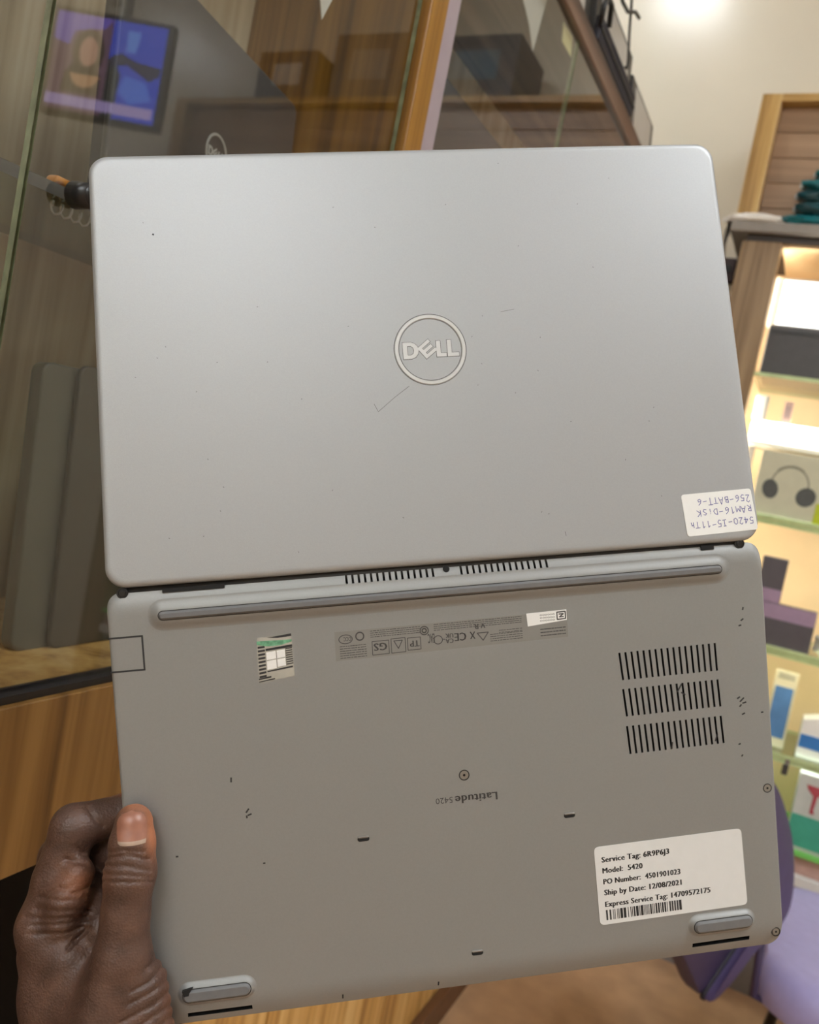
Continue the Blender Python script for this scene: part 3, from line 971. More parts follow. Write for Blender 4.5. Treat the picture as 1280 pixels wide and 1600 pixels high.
mb.tube(pp + pp[:1], 0.0050, 6)
mb.build('piping', mat('piping_dark', srgb(24, 18, 34), 0.5, var=0.1), ch)
sx, sy = 0.355, 1.955
so = rrect(0.54, 0.53, 0.12, 8)
ro = math.radians(2)
sm_ = lambda s, z: [Vector((sx + (a * math.cos(ro) - b * math.sin(ro)) * s, sy + (a * math.sin(ro) + b * math.cos(ro)) * s, z)) for a, b in so]
MB().rings([sm_(0.93, 0.340), sm_(0.985, 0.352), sm_(1.0, 0.375), sm_(0.985, 0.405), sm_(0.94, 0.422), sm_(0.85, 0.430), sm_(0.6, 0.427), sm_(0.2, 0.424)]).build('seat', M_PUR2, ch, smooth='angle')
MB().box((sx - .19, sy - .2, 0.305), (sx + .19, sy + .2, 0.336), 0.006).build('seat_frame', M_BLACK, ch)
for ax, ay in ((-.19, -.2), (.19, -.2), (.19, .2), (-.19, .2)):
    MB().tube([(sx + ax * .9, sy + ay * .9, 0.31), (sx + ax * 1.05, sy + ay * 1.05, 0.0)], [0.014, 0.011]).build('leg', M_BLACK, ch)
MB().tube([Vector((sx - .19, sy - .17, .33)), Pc + cd * .335 - cn * .02 + Vector((0, 0, .36)), Pc + cd * .335 - cn * .03 + Vector((0, 0, .50))], 0.008).build('back_bracket', MATS['purple_shell'], ch)

# ------------------------------------------------------------------ the held laptop
LU = Vector((0.813965753, 0.521781549, 0.255350285))
LY = Vector((-0.255468521, -0.073258104, 0.964037906))
LN = Vector((0.521723669, -0.849927800, 0.073669172))
LT = Vector((-0.149919096, 0.372977562, 1.199374881))
LM = Matrix((LU, LY, LN)).transposed().to_4x4()
LM.translation = LT
lap = thing('laptop', 'open silver laptop held upside down, lid and underside toward the camera', 'laptop')
lap.matrix_basis = LM
REL = Matrix(((0.999993, 0.003669, 0.000478, 0.0005), (-0.0037, 0.991607, 0.129237, 0.0015), (0.0, -0.129238, 0.991614, 0.0), (0, 0, 0, 1)))


def L_(u, v, n=0.0):
    """laptop coordinates in mm: u right, v down from the hinge, n toward the viewer"""
    return Vector((u / 1000, -v / 1000, n / 1000))


def lpart(name, mb, m, lid=False, parent=None, smooth=None):
    if lid:
        mb.xform(REL)
    return mb.build(name, m, parent or lap, world=False, smooth=smooth)


# base cover: rounded outline lofted through rings; rear and front edges roll away
def base_ring(il, ir, iR, iF, n, wu=161.2, v1=208.6, rr=7.0, rf=8.0, k=8):
    x0, x1, y0, y1 = -wu + il, wu - ir + 0.6, 0.4 + iR, v1 - iF
    pts = []
    for cx, cy, r, a0 in ((x1 - rr, y0 + rr, rr, 270), (x1 - rf, y1 - rf, rf, 0), (x0 + rf, y1 - rf, rf, 90), (x0 + rr, y0 + rr, rr, 180)):
        for i in range(k + 1):
            a = math.radians(a0 + 90 * i / k)
            pts.append(L_(cx + r * math.cos(a), cy + r * math.sin(a), n))
    return pts


def bottom_n(v):
    """height of the underside (mm) for the rolled rear and front"""
    if v < 10:
        return -3.2 * (1 - v / 10) ** 1.6
    if v > 194:
        return -3.6 * ((v - 194) / 14) ** 2
    return 0.0


def chaik_rings():
    R_ = [base_ring(0.6, 0.6, 0.3, 0.6, -14.4), base_ring(0, 0, 0, 0, -13.6), base_ring(0, 0, 0, 0, -9.0)]
    for q in (0.0, 0.15, 0.3, 0.45, 0.6, 0.8, 1.0):
        side = 1.8 * (1 - math.cos(q * math.pi / 2))
        rear = 10.0 * q
        front = 14.0 * q
        z = q
        R_.append((side, rear, front, q))
    out = R_[:3]
    for side, rear, front, q in R_[3:]:
        ring = base_ring(side, side, rear, front, 0.0)
        rv = 0.4 + rear
        for p in ring:
            v = -p.y * 1000
            wr = max(0, 1 - (v - rv) / 7.0)
            wf = max(0, 1 - (208.6 - front - v) / 8.0)
            ns = -(3.2 + 0.6 * min(1, wf * 1.2)) * (1 - q) ** 2
            p.z = ns / 1000
        out.append(ring)
    return out


mb = MB()
mb.rings(chaik_rings())
base = lpart('base_cover', mb, [M_SILVERB, M_SLOT], smooth='angle')

# ventilation slots cut into the underside
cut = MB()


def slot(u0, v0, u1, v1, wdt, depth=1.6):
    a, b = L_(u0, v0), L_(u1, v1)
    d = (b - a).normalized()
    s = Vector((-d.y, d.x, 0)) * wdt / 2000
    pts = [a - s, b - s, b + s, a + s]
    cut.prism([Vector((p.x, p.y, -depth / 1000 - 0.0035)) for p in pts], (0, 0, depth / 1000 + 0.006))


for (a0, a1, b0, b1) in (((83.7, 50.0), (84.8, 63.8), (133.6, 49.6), (134.0, 63.6)),
                         ((84.5, 68.3), (85.6, 82.1), (133.9, 68.1), (134.6, 81.9)),
                         ((85.3, 87.0), (86.2, 101.1), (134.4, 86.7), (135.2, 100.7))):
    for i in range(17):
        q = i / 16
        slot(a0[0] + (b0[0] - a0[0]) * q, a0[1] + (b0[1] - a0[1]) * q, a1[0] + (b1[0] - a1[0]) * q, a1[1] + (b1[1] - a1[1]) * q, 1.05)
for u0, u1 in ((-48.9, -6.8), (7.2, 50.0)):
    for i in range(15):
        u = u0 + (u1 - u0) * i / 14
        slot(u, -0.6, u + 0.2, 4.9, 1.1, 3.0)
slot(112.7, 202.6, 143.2, 202.4, 2.3, 3.0)
slot(-138.6, 203.6, -108.3, 203.9, 2.3, 3.0)
cobj = cut.build('cutter', M_SLOT, None)
for p in cobj.data.polygons:
    p.material_index = 0
cobj.matrix_basis = LM.copy()
md = base.modifiers.new('vents', 'BOOLEAN')
md.operation = 'DIFFERENCE'
md.solver = 'EXACT'
md.object = cobj
md.material_mode = 'TRANSFER'
dg = bpy.context.evaluated_depsgraph_get()
dg.update()
nm = bpy.data.meshes.new_from_object(base.evaluated_get(dg))
base.modifiers.clear()
base.data = nm
bpy.data.objects.remove(cobj)

# keyboard deck side (seen only from behind)
mb = MB()
mb.box(L_(-140, 130, -15.0), L_(140, 30, -14.4))
lpart('keyboard', mb, M_BLACK)

# lid
mb = MB()
LW, LH = 322.6, 212.6


def lid_ring(ins, n, r=9.5):
    return [Vector((x / 1000, (y + LH / 2) / 1000, n / 1000)) for x, y in rrect(LW - 2 * ins, LH - 2 * ins, r - ins * .4, 8)]


mb.rings([lid_ring(0.5, -5.2), lid_ring(0, -4.6), lid_ring(0, -2.2), lid_ring(0.25, -1.3), lid_ring(0.9, -0.55), lid_ring(2.0, -0.12), lid_ring(3.2, 0.0)])
lid = lpart('lid', mb, M_SILVER, lid=True, smooth='angle')
mb = MB()
mb.box((-0.154, 0.008, -0.0056), (0.154, 0.203, -0.0051))
lpart('screen', mb, mat('screen_off', srgb(16, 16, 18), 0.15, var=0.1), lid=True)

# emblem on the lid
mb = MB()
T = Matrix.Translation((0.0005, 0.1067, 0.0))
for bm in emblem_bms():
    for v in bm.verts:
        v.co = T @ (v.co * 0.001)
    mb.merge(bm)
lpart('emblem_letters', mb, M_LOGO, lid=True)
mb = MB()
bm = ring_bm(15.9, 18.0, -0.1, 0.34, 96, 0.35)
for v in bm.verts:
    v.co = T @ (v.co * 0.001)
mb.merge(bm)
lpart('emblem_ring', mb, M_LOGO, lid=True)
mb = MB()
for r0, r1 in ((18.0, 18.35), (15.55, 15.9)):
    bm = ring_bm(r0, r1, 0.0, 0.03, 96)
    for v in bm.verts:
        v.co = T @ (v.co * 0.001)
    mb.merge(bm)
for bm in emblem_bms(0.30):
    for v in bm.verts:
        v.co = T @ Vector((v.co.x * 0.001, v.co.y * 0.001, 0.00003))
    mb.merge(bm)
lpart('emblem_groove', mb, mat('groove_grey', srgb(84, 82, 80), 0.5, var=0.1), lid=True)
# scratches on the lid
M_SCR = mat('scratch', srgb(112, 111, 109), 0.5, var=0.1)


def stroke(mb, pts, wdt, n, lidc=False):
    P = [Vector((u / 1000, -v / 1000, n / 1000)) for u, v in pts]
    for a, b in zip(P, P[1:]):
        d = (b - a)
        if d.length < 1e-7:
            continue
        d = d.normalized()
        s = Vector((-d.y, d.x, 0)) * wdt / 2000
        e = d * wdt / 4000
        q = [a - s - e, b - s + e, b + s + e, a + s - e]
        mb.bm.faces.new([mb.bm.verts.new(p) for p in q])


mb = MB()
stroke(mb, [(-29.6, -80.5), (-27.8, -76.6), (-19, -83.5), (-11.6, -88.6)], 0.28, 0.04)
stroke(mb, [(38, -124.5), (45, -125.6)], 0.25, 0.04)
stroke(mb, [(60.0, -11), (60.3, -9)], 0.3, 0.04)
for _ in range(40):
    u, v = random.uniform(-150, 150), -random.uniform(10, 205)
    a = random.uniform(0, 3.1)
    stroke(mb, [(u, v), (u + .5 * math.cos(a), v + .5 * math.sin(a))], 0.35, 0.04)
lpart('scratches', mb, M_SCR, lid=True)['kind'] = 'stuff'
mb = MB()
stroke(mb, [(-131.6, -171.2), (-131.2, -171.0)], 0.9, 0.04)
lpart('dark_speck', mb, M_INK, lid=True)

# hand written sticker near the lid corner
TL, TR, BR, BL = (121.5, -25.3), (158.6, -26.2), (160.0, -5.1), (122.6, -4.0)


def quad_rr(c, r, k=4):
    """rounded quad in laptop mm coordinates"""
    pts = []
    C4 = [Vector((p[0], p[1])) for p in c]
    for i in range(4):
        a, b, d = C4[i - 1], C4[i], C4[(i + 1) % 4]
        e1, e2 = (a - b).normalized(), (d - b).normalized()
        for j in range(k + 1):
            q = j / k
            p0, p1 = b + e1 * r, b + e2 * r
            pts.append(p0 * (1 - q) ** 2 + b * 2 * q * (1 - q) + p1 * q * q)
    return pts


mb = MB()
mb.prism([Vector((p.x / 1000, -p.y / 1000, 0.00002)) for p in quad_rr((TL, TR, BR, BL), 1.6)], (0, 0, 0.00016))
stk = lpart('handwritten_sticker', mb, M_PAPER, lid=True)
stk['label'] = 'white sticker with blue handwriting'
G = {'0': [[(.5, 1), (.1, .8), (.05, .3), (.4, 0), (.85, .2), (.9, .7), (.5, 1)]],
     '1': [[(.2, .75), (.55, 1), (.55, 0)]],
     '2': [[(.1, .8), (.4, 1), (.8, .8), (.6, .45), (.1, 0), (.9, 0)]],
     '4': [[(.6, 0), (.65, 1), (.05, .35), (.9, .35)]],
     '5': [[(.9, 1), (.25, 1), (.15, .55), (.6, .6), (.85, .3), (.5, 0), (.1, .1)]],
     '6': [[(.8, 1), (.3, .7), (.1, .25), (.4, 0), (.8, .15), (.75, .45), (.2, .4)]],
     'I': [[(.2, 1), (.8, 1)], [(.5, 1), (.5, 0)], [(.1, 0), (.9, .05)]],
     'T': [[(.0, 1), (1, 1)], [(.5, 1), (.5, 0)]],
     'h': [[(.1, .8), (.1, 0)], [(.1, .35), (.5, .5), (.6, 0)]],
     'R': [[(.1, 0), (.1, 1), (.7, .9), (.7, .6), (.1, .5), (.85, 0)]],
     'A': [[(0, 0), (.5, 1), (1, 0)], [(.2, .35), (.8, .35)]],
     'M': [[(0, 0), (.1, 1), (.5, .4), (.9, 1), (1, 0)]],
     'D': [[(.1, 0), (.1, 1), (.7, .85), (.9, .4), (.6, .05), (.1, 0)]],
     'S': [[(.85, .9), (.4, 1), (.15, .75), (.8, .35), (.6, 0), (.1, .1)]],
     'K': [[(.1, 0), (.1, 1)], [(.85, 1), (.1, .45), (.9, 0)]],
     'B': [[(.1, 0), (.1, 1), (.7, .9), (.65, .6), (.1, .5), (.8, .4), (.75, .05), (.1, 0)]],
     'E': [[(.85, .95), (.3, .9), (.1, .5), (.3, .05), (.85, .1)], [(.1, .5), (.7, .52)]],
     'i': [[(.4, .6), (.45, 0)], [(.42, .85), (.46, .9)]],
     '-': [[(.1, .45), (.9, .5)]]}


def hand_write(mb, s, x0, x1, y, h, n):
    """writes upside down on the sticker: text x runs right-to-left in u"""
    o = Vector(TR)
    eu = (Vector(TL) - Vector(TR)) / 37.1        # text direction
    ev = (Vector(TR) - Vector(BR)).normalized() * 1.0
    o = Vector(BR)
    adv = (x1 - x0) / len(s)
    for i, c in enumerate(s):
        if c == ' ':
            continue
        jx, jy, sc = random.uniform(-.15, .15), random.uniform(-.25, .25), random.uniform(.85, 1.1)
        for st in G[c]:
            pts = []
            for a, b in st:
                xx = x0 + adv * (i + .1 + a * .78) + jx
                yy = y + jy + h * sc * b
                # baseline nearer the lid's top (upside down), so glyph up = toward +v
                p = o + eu * xx + ev * (yy)
                pts.append((p.x, p.y))
            stroke(mb, pts, 0.36, n)


mb = MB()
# rows counted from the lid's lower edge because the sticker is upside down; glyph tops point down
def row(s, x0, x1, vb, h):
    """vb: distance of the baseline from the sticker's upper edge side"""
    o = Vector(TR)
    eu = (Vector(TL) - Vector(TR)).normalized()
    ev = (Vector(BR) - Vector(TR)).normalized()
    adv = (x1 - x0) / len(s)
    for i, c in enumerate(s):
        if c == ' ':
            continue
        jx, jy, sc = random.uniform(-.15, .15), random.uniform(-.25, .25), random.uniform(.85, 1.1)
        for st in G[c]:
            pts = []
            for a, b in st:
                p = o + eu * (x0 + adv * (i + .1 + a * .78) + jx) + ev * (vb + jy + h * sc * b)
                pts.append((p.x, p.y))
            stroke(mb, pts, 0.36, 0.22)


row('5420-I5-11Th', 1.2, 35.5, 14.6, 3.6)
row('RAM16-DiSK', 1.2, 31.0, 8.6, 3.2)
row('256-BATT-6', 1.0, 29.5, 3.0, 3.4)
lpart('handwriting', mb, M_PEN, lid=True, parent=stk)

# hinge gap, barrels and dark bits along the rear edge
mb = MB()
mb.cyl(L_(-152, 1.0, -6.5), L_(152, 1.0, -6.5), 0.0036)
lpart('hinge_bar', mb, M_GAP)
for u in (-153.6, 150.9):
    mb = MB()
    mb.cyl(L_(u, 0.7, -5), L_(u, 0.7, -1.75), 0.0026, 0.0026, 20)
    mb.cyl(L_(u, 0.7, -1.75), L_(u, 0.7, -1.6), 0.0018, 0.0014, 20)
    lpart('hinge_pin', mb, M_BLACK)
for u0, u1, h in ((-135.3, -106.5, 1.7), (130.3, 137.1, 2.2)):
    mb = MB()
    mb.box(L_(u0, 0.2 + h, -4), L_(u1, 0.2, -1.6))
    lpart('rear_slot', mb, M_SLOT)
mb = MB()
mb.cyl(L_(0, 1.6, -3), L_(0, 1.6, -1.6), 0.0016)
lpart('rear_dot', mb, M_SLOT)


# rubber feet on raised mounts
def capsule(u0, u1, v, h, n0, n1, rnd, tilt=0.0, k=10):
    def ring(ins, n):
        r = h / 2 - ins
        pts = []
        for s, a0 in ((u1 - h / 2, -90), (u0 + h / 2, 90)):
            for i in range(k + 1):
                a = math.radians(a0 + 180 * i / k)
                u = s + r * math.cos(a)
                pts.append(L_(u, v + tilt * (u - (u0 + u1) / 2) + r * math.sin(a), n))
        return pts
    return [ring(0, n0), ring(rnd * .25, n0 + (n1 - n0) * .55), ring(rnd, n1)]


for u0, u1, v, hh, lb in ((-137.2, 138.6, 12.3, 4.0, 'long rubber foot bar'), (113.0, 143.6, 191.9, 6.0, None), (-139.6, -108.0, 192.6, 6.0, None)):
    big = u1 - u0 > 100
    mb = MB()
    e = 5.5 if big else 2.8
    prof = ((0, -0.02), (0.12, 0.06), (0.3, 0.35), (0.5, 0.95), (0.7, 1.55), (0.88, 1.92), (1.0, 2.0))
    mb.rings([capsule(u0 - e * (1 - q), u1 + e * (1 - q), v, hh + 2 * e * (1 - q) + .3, n, 0, 0)[0] for q, n in prof])
    lpart('foot_mount', mb, M_SILVERB, smooth='angle')
    mb = MB()
    mb.rings([capsule(u0 - .35, u1 + .35, v, hh + .7, 1.95, 0, 0)[0], capsule(u0 - .35, u1 + .35, v, hh + .7, 2.05, 0, 0)[0]])
    lpart('foot_seam', mb, M_GAP)
    mb = MB()
    mb.rings(capsule(u0, u1, v, hh, 2.0, 3.3, 1.0))
    o = lpart('rubber_foot', mb, M_RUB, smooth='angle')
    if lb:
        o['label'] = lb

# torn corner on the lower left foot
mb = MB()
mb.prism([L_(-139.5, 189.2, 1.9), L_(-134.5, 188.2, 1.9), L_(-136.2, 190.4, 1.9), L_(-136.6, 191.6, 1.9), L_(-139.0, 191.8, 1.9)], (0, 0, 0.0016))
lpart('foot_tear', mb, M_SLOT)

# cover tab at the left edge
mb = MB()
for pts in ([(-161.0, 21.2), (-145.7, 21.2)], [(-145.7, 21.0), (-145.7, 37.1)], [(-145.5, 37.0), (-161.0, 37.0)]):
    stroke(mb, pts, 0.85, 0.03)
lpart('side_tab_seam', mb, M_INK)
mb = MB()
mb.prism([L_(-157.5, 21.7, 0), L_(-146.2, 21.7, 0), L_(-146.2, 36.5, 0), L_(-157.5, 36.5, 0)], (0, 0, 0.00004))
lpart('side_tab', mb, M_SILVERB)

# shiny square sticker with four-pane emblem
hs = [(-93.3, 27.0), (-76.9, 26.0), (-76.6, 46.3), (-93.5, 48.4)]


def hq(x, y):
    """unit square -> sticker quad; y down"""
    a, b, c, d = [Vector(p) for p in hs]
    return (a * (1 - x) + b * x) * (1 - y) + (d * (1 - x) + c * x) * y


def hpoly(pts, n0, n1):
    P = [hq(*p) for p in pts]
    return [L_(p.x, p.y, n0) for p in P], (0, 0, (n1 - n0) / 1000)


mb = MB()
mb.prism(*hpoly([(0, 0), (1, 0), (1, 1), (0, 1)], 0.02, 0.10))
hst = lpart('hologram_sticker', mb, mat('holo_silver', srgb(186, 186, 180), 0.25, metal=0.5, var=0.06, scale=200))
hst['label'] = 'square foil sticker with dark stripes and a white four-pane emblem'
mb = MB()
for i in range(9):
    y = .19 + i * .082
    mb.prism(*hpoly([(0.02, y), (.22, y), (.22, y + .046), (0.02, y + .046)], 0.1, 0.13))
for i in range(8):
    y = .32 + i * .052
    mb.prism(*hpoly([(.80, y), (.99, y), (.99, y + .026), (.80, y + .026)], 0.1, 0.13))
for a, b, c, d in ((.24, .265, 1, .05), (.0, .90, .35, .03), (.0, .965, .45, .02), (.25, .765, .97, .03)):
    mb.prism(*hpoly([(a, b), (c, b - .01), (c, b + d), (a, b + d)], 0.1, 0.13))
mb.prism(*hpoly([(.3, .02), (1, 0), (1, .06), (.6, .06)], 0.1, 0.13))
lpart('stripes', mb, M_INK, parent=hst)
mb = MB()
for x0, x1, y0, y1 in ((.25, .52, .345, .52), (.55, .78, .345, .52), (.25, .52, .545, .74), (.55, .78, .545, .72)):
    mb.prism(*hpoly([(x0, y0), (x1, y0), (x1, y1), (x0, y1)], 0.1, 0.14))
lpart('four_pane_emblem', mb, M_PAPER, parent=hst)
mb = MB()
mb.prism(*hpoly([(0, .07), (.35, .09), (.70, .12), (1, .14), (1, .19), (.65, .235), (.3, .215), (0, .15)], 0.1, 0.135))
lpart('green_sheen', mb, mat('green_foil', srgb(110, 168, 136), 0.25, metal=0.3, var=0.3, scale=500), parent=hst)

# regulatory film with marks
rq = [(-56.4, 27.3), (58.2, 26.6), (58.2, 39.6), (-56.6, 41.3)]


def rp_(x, y):
    a, b, c, d = [Vector(p) for p in rq]
    p = (a * (1 - x) + b * x) * (1 - y) + (d * (1 - x) + c * x) * y
    return p


mb = MB()
mb.prism([L_(p.x, p.y, 0.02) for p in [rp_(0, 0), rp_(1, 0), rp_(1, 1), rp_(0, 1)]], (0, 0, 0.00005))
reg = lpart('approval_film', mb, M_REG)
reg['label'] = 'greyish film crowded with small approval marks'


def put_text(mb, s, u, v, width, height, n, rot180=False, bold=0.0):
    bm = text_bm(s, width, height, bold)
    for q in bm.verts:
        x, y = q.co.x * 1000, q.co.y * 1000
        if rot180:
            x, y = -x, -y
        q.co = L_(u + x, v - y, n)
    mb.merge(bm)


def mm(x):
    return x / 1000


mb = MB()
rnd = random.Random(11)
# fine print rows as rows of tiny dashes
def dashes(x0, x1, y, wd=0.32):
    x = x0
    while x < x1:
        l = rnd.uniform(.004, .014)
        a, b = rp_(x, y), rp_(min(x + l, x1), y)
        stroke(mb, [(a.x, a.y), (b.x, b.y)], wd, 0.09)
        x += l + rnd.uniform(.002, .005)


for y in (.08, .15, .22, .29):
    dashes(.15, .36, y)
for y in (.06, .13, .20, .27):
    dashes(.42, .80, y)
for y in (.52, .60, .68, .76, .84, .92):
    dashes(.02, .13, y, 0.36)
for y in (.62, .70, .78, .86):
    dashes(.66, .80, y)
for y in (.50, .58):
    dashes(.70, .80, y)
for y in (.62, .74, .86):
    dashes(.88, .99, y, 0.5)
lpart('fine_print', mb, M_GREYINK, parent=reg)
mb = MB()


def ringmark(x, y, rx, ry, wd):
    c = rp_(x, y)
    pts = [(c.x + rx * math.cos(2 * math.pi * k / 24), c.y + ry * math.sin(2 * math.pi * k / 24)) for k in range(25)]
    stroke(mb, pts, wd, 0.09)


def framed(x0, y0, x1, y1, wd=0.35):
    q = [rp_(x0, y0), rp_(x1, y0), rp_(x1, y1), rp_(x0, y1), rp_(x0, y0)]
    stroke(mb, [(p.x, p.y) for p in q], wd, 0.09)


ringmark(.045, .28, 3.2, 2.1, 0.4)
ringmark(.105, .22, 1.9, 1.9, 0.6)
ringmark(.378, .24, 2.0, 2.0, 0.5)
ringmark(.378, .24, 1.0, 1.0, 0.6)
ringmark(.435, .62, 2.1, 2.0, 0.4)
framed(.155, .45, .225, .92)
framed(.235, .42, .295, .92)
framed(.305, .45, .36, .88)
q = [rp_(.247, .50), rp_(.283, .50), rp_(.265, .78), rp_(.247, .50)]
stroke(mb, [(p.x, p.y) for p in q], 0.4, 0.09)
q = [rp_(.628, .80), rp_(.604, .52), rp_(.652, .52), rp_(.628, .80)]
stroke(mb, [(p.x, p.y) for p in q], 0.45, 0.09)
for x, y, s, wd, hg in ((.048 + .02, .21, 'CCC', 3.6, 1.9), (.222 - .006, .53, 'GS', 6.2, 3.6), (.353, .56, 'TP', 4.4, 3.0), (.42, .38, 'EAC', 3.2, 4.6), (.50, .43, 'UK', 3.8, 2.2), (.50, .62, 'CA', 3.8, 2.2), (.555, .45, 'CE', 5.6, 3.9), (.595, .45, 'X', 2.6, 3.6), (.61, .18, 'R', 2.0, 2.6), (.64, .18, 'V', 2.2, 2.4)):
    p = rp_(x, y)
    put_text(mb, s, p.x, p.y, mm(wd), mm(hg), 0.09, True, 0.035)
ringmark(.46, .62, .2, .2, 0.3)
lpart('approval_marks', mb, M_GREYINK, parent=reg)
mb = MB()
mb.prism([L_(*p, 0.08) for p in ((37.8, 26.4), (58.1, 26.0), (58.0, 31.2), (38.2, 32.8))], (0, 0, 0.00008))
sl = lpart('code_sticker', mb, M_PAPER)
sl['label'] = 'small white strip sticker on the film'
mb = MB()
for i in range(3):
    put_text(mb, '00000000'[:6], 52.0, 27.4 + i * 1.4, mm(7.5), mm(0.8), 0.17, True)
for i in range(5):
    for j in range(5):
        if rnd.random() < .0:
            pass
stroke(mb, [(53.2, 27.0), (57.4, 26.9), (57.4, 30.4), (53.2, 30.6), (53.2, 27.0)], 0.6, 0.17)
stroke(mb, [(54.2, 28.0), (56.4, 28.0), (54.4, 29.4), (56.4, 29.4)], 0.6, 0.17)
lpart('strip_print', mb, M_GREYINK, parent=sl)

# model name, upside down
mb = MB()
put_text(mb, 'Latitude', 17.2, 112.6, mm(20.8), mm(3.9), 0.05, True, 0.03)
put_text(mb, '5420', -4.9, 112.7, mm(8.4), mm(2.9), 0.05, True, 0.0)
lpart('model_lettering', mb, M_GREYINK)

# screws and pegs
for u, v, r, c in ((1.6, 102.7, 2.7, 1), (157.0, 126.1, 2.4, 0), (157.4, 200.9, 2.4, 0)):
    n0 = -0.66 if v > 200 else 0.0
    mb = MB()
    bm = ring_bm(r * .78, r, n0 - .2, n0 + .12, 32, .05)
    for q in bm.verts:
        q.co = L_(u + q.co.x, v - q.co.y, q.co.z)
    mb.merge(bm)
    so_ = lpart('screw_well', mb, M_GAP)
    mb = MB()
    mb.cyl(L_(u, v, n0 - .2), L_(u, v, n0 + .05), r * .78 / 1000, r * .72 / 1000, 24)
    lpart('screw', mb, M_STEEL)
    mb = MB()
    mb.cyl(L_(u, v, n0 + .04), L_(u, v, n0 + .08), r * .24 / 1000, r * .24 / 1000, 8)
    lpart('screw_recess', mb, M_SLOT)
for u, v in ((-49.6, 128.1), (52.9, 128.1), (2.1, 190.8)):
    mb = MB()
    mb.rings([capsule(u - 2.9, u + 2.9, v + .3, 2.3, -.05, 0, 0)[0], capsule(u - 2.9, u + 2.9, v + .3, 2.3, 0.05, 0, 0)[0]])
    lpart('peg_hole', mb, M_SLOT)
    mb = MB()
    mb.rings(capsule(u - 2.7, u + 2.7, v - .6, 1.1, 0.02, 0.5, 0.3))
    lpart('peg', mb, M_STEEL, smooth='angle')

# service label
sq = [(64.2, 145.8), (141.6, 145.0), (142.6, 184.4), (64.9, 185.4)]


def sp_(x, y):
    a, b, c, d = [Vector(p) for p in sq]
    return (a * (1 - x) + b * x) * (1 - y) + (d * (1 - x) + c * x) * y


mb = MB()
mb.prism([L_(p.x, p.y, 0.02) for p in quad_rr(sq, 2.6)], (0, 0, 0.00014))
svl = lpart('service_label', mb, mat('ivory_label', srgb(208, 208, 207), 0.5, var=0.015, scale=200))
svl['label'] = 'white printed label with five lines and a bar code'
mb = MB()
for s, yb, wd in (('Service Tag: 6R9P6J3', .205, 35.0), ('Model:  5420', .345, 20.6), ('PO Number:  4501901023', .485, 40.0), ('Ship by Date: 12/08/2021', .625, 40.2), ('Express Service Tag: 14709572175', .775, 55.0)):
    p = sp_(.045, yb)
    bm = text_bm(s, mm(wd), mm(2.75), 0.05)
    e1 = (sp_(1, yb) - sp_(0, yb)).normalized()
    for q in bm.verts:
        x, y = q.co.x * 1000, q.co.y * 1000
        q.co = L_(p.x + e1.x * x, p.y + e1.y * x - y, 0.2)
    mb.merge(bm)
lpart('label_text', mb, M_INK, parent=svl)
mb = MB()
x = .045
rb = random.Random(5)
while x < .555:
    wd = rb.choice([.005, .005, .011, .017])
    q = [sp_(x, .815), sp_(x + wd, .815), sp_(x + wd, .945), sp_(x, .945)]
    mb.bm.faces.new([mb.bm.verts.new(L_(p.x, p.y, 0.2)) for p in q][::-1])
    x += wd + rb.choice([.005, .006, .012])
lpart('bar_code', mb, M_INK, parent=svl)

# scuffs on the underside
mb = MB()
for u, v, l, a in ((-103.5, 108.5, 2, .9), (-102.6, 110.5, 1.6, .3), (-104, 111.4, 1.0, 1.6), (-110, 93, 2, 1.5), (-137.6, 126.6, .8, 0), (-97.5, 134.5, .7, 0),
                   (144.5, 78.4, 1.4, .5), (146.2, 79.6, 2.6, .7), (147.4, 81.2, 1.8, .2), (145.3, 82.5, 1.2, .8), (146.6, 86.8, 1.4, .4), (149.6, 33.4, 1.2, 1.3), (148.8, 39, 1.4, .6), (147.5, 41.8, 1.1, .2),
                   (143.6, 102, .9, .3), (144.6, 108, .8, .9), (156.6, 87, .9, 0), (113.6, 70.6, 4.4, 1.0), (115.5, 73.5, 2.2, -.6), (131.5, 97.5, 3.5, 1.2), (108.0, 99.0, 3.0, 1.4), (-18, 204.6, 1.4, 1.4), (-65, 204.6, 1.6, 1.5)):
    stroke(mb, [(u - l / 2 * math.cos(a), v + l / 2 * math.sin(a)), (u + l / 2 * math.cos(a), v - l / 2 * math.sin(a))], 0.75, 0.06 if v < 200 else -1.55)
lpart('scuff_marks', mb, M_INK)

# ------------------------------------------------------------------ the hand (one continuous surface from a distance field, laptop mm coordinates)


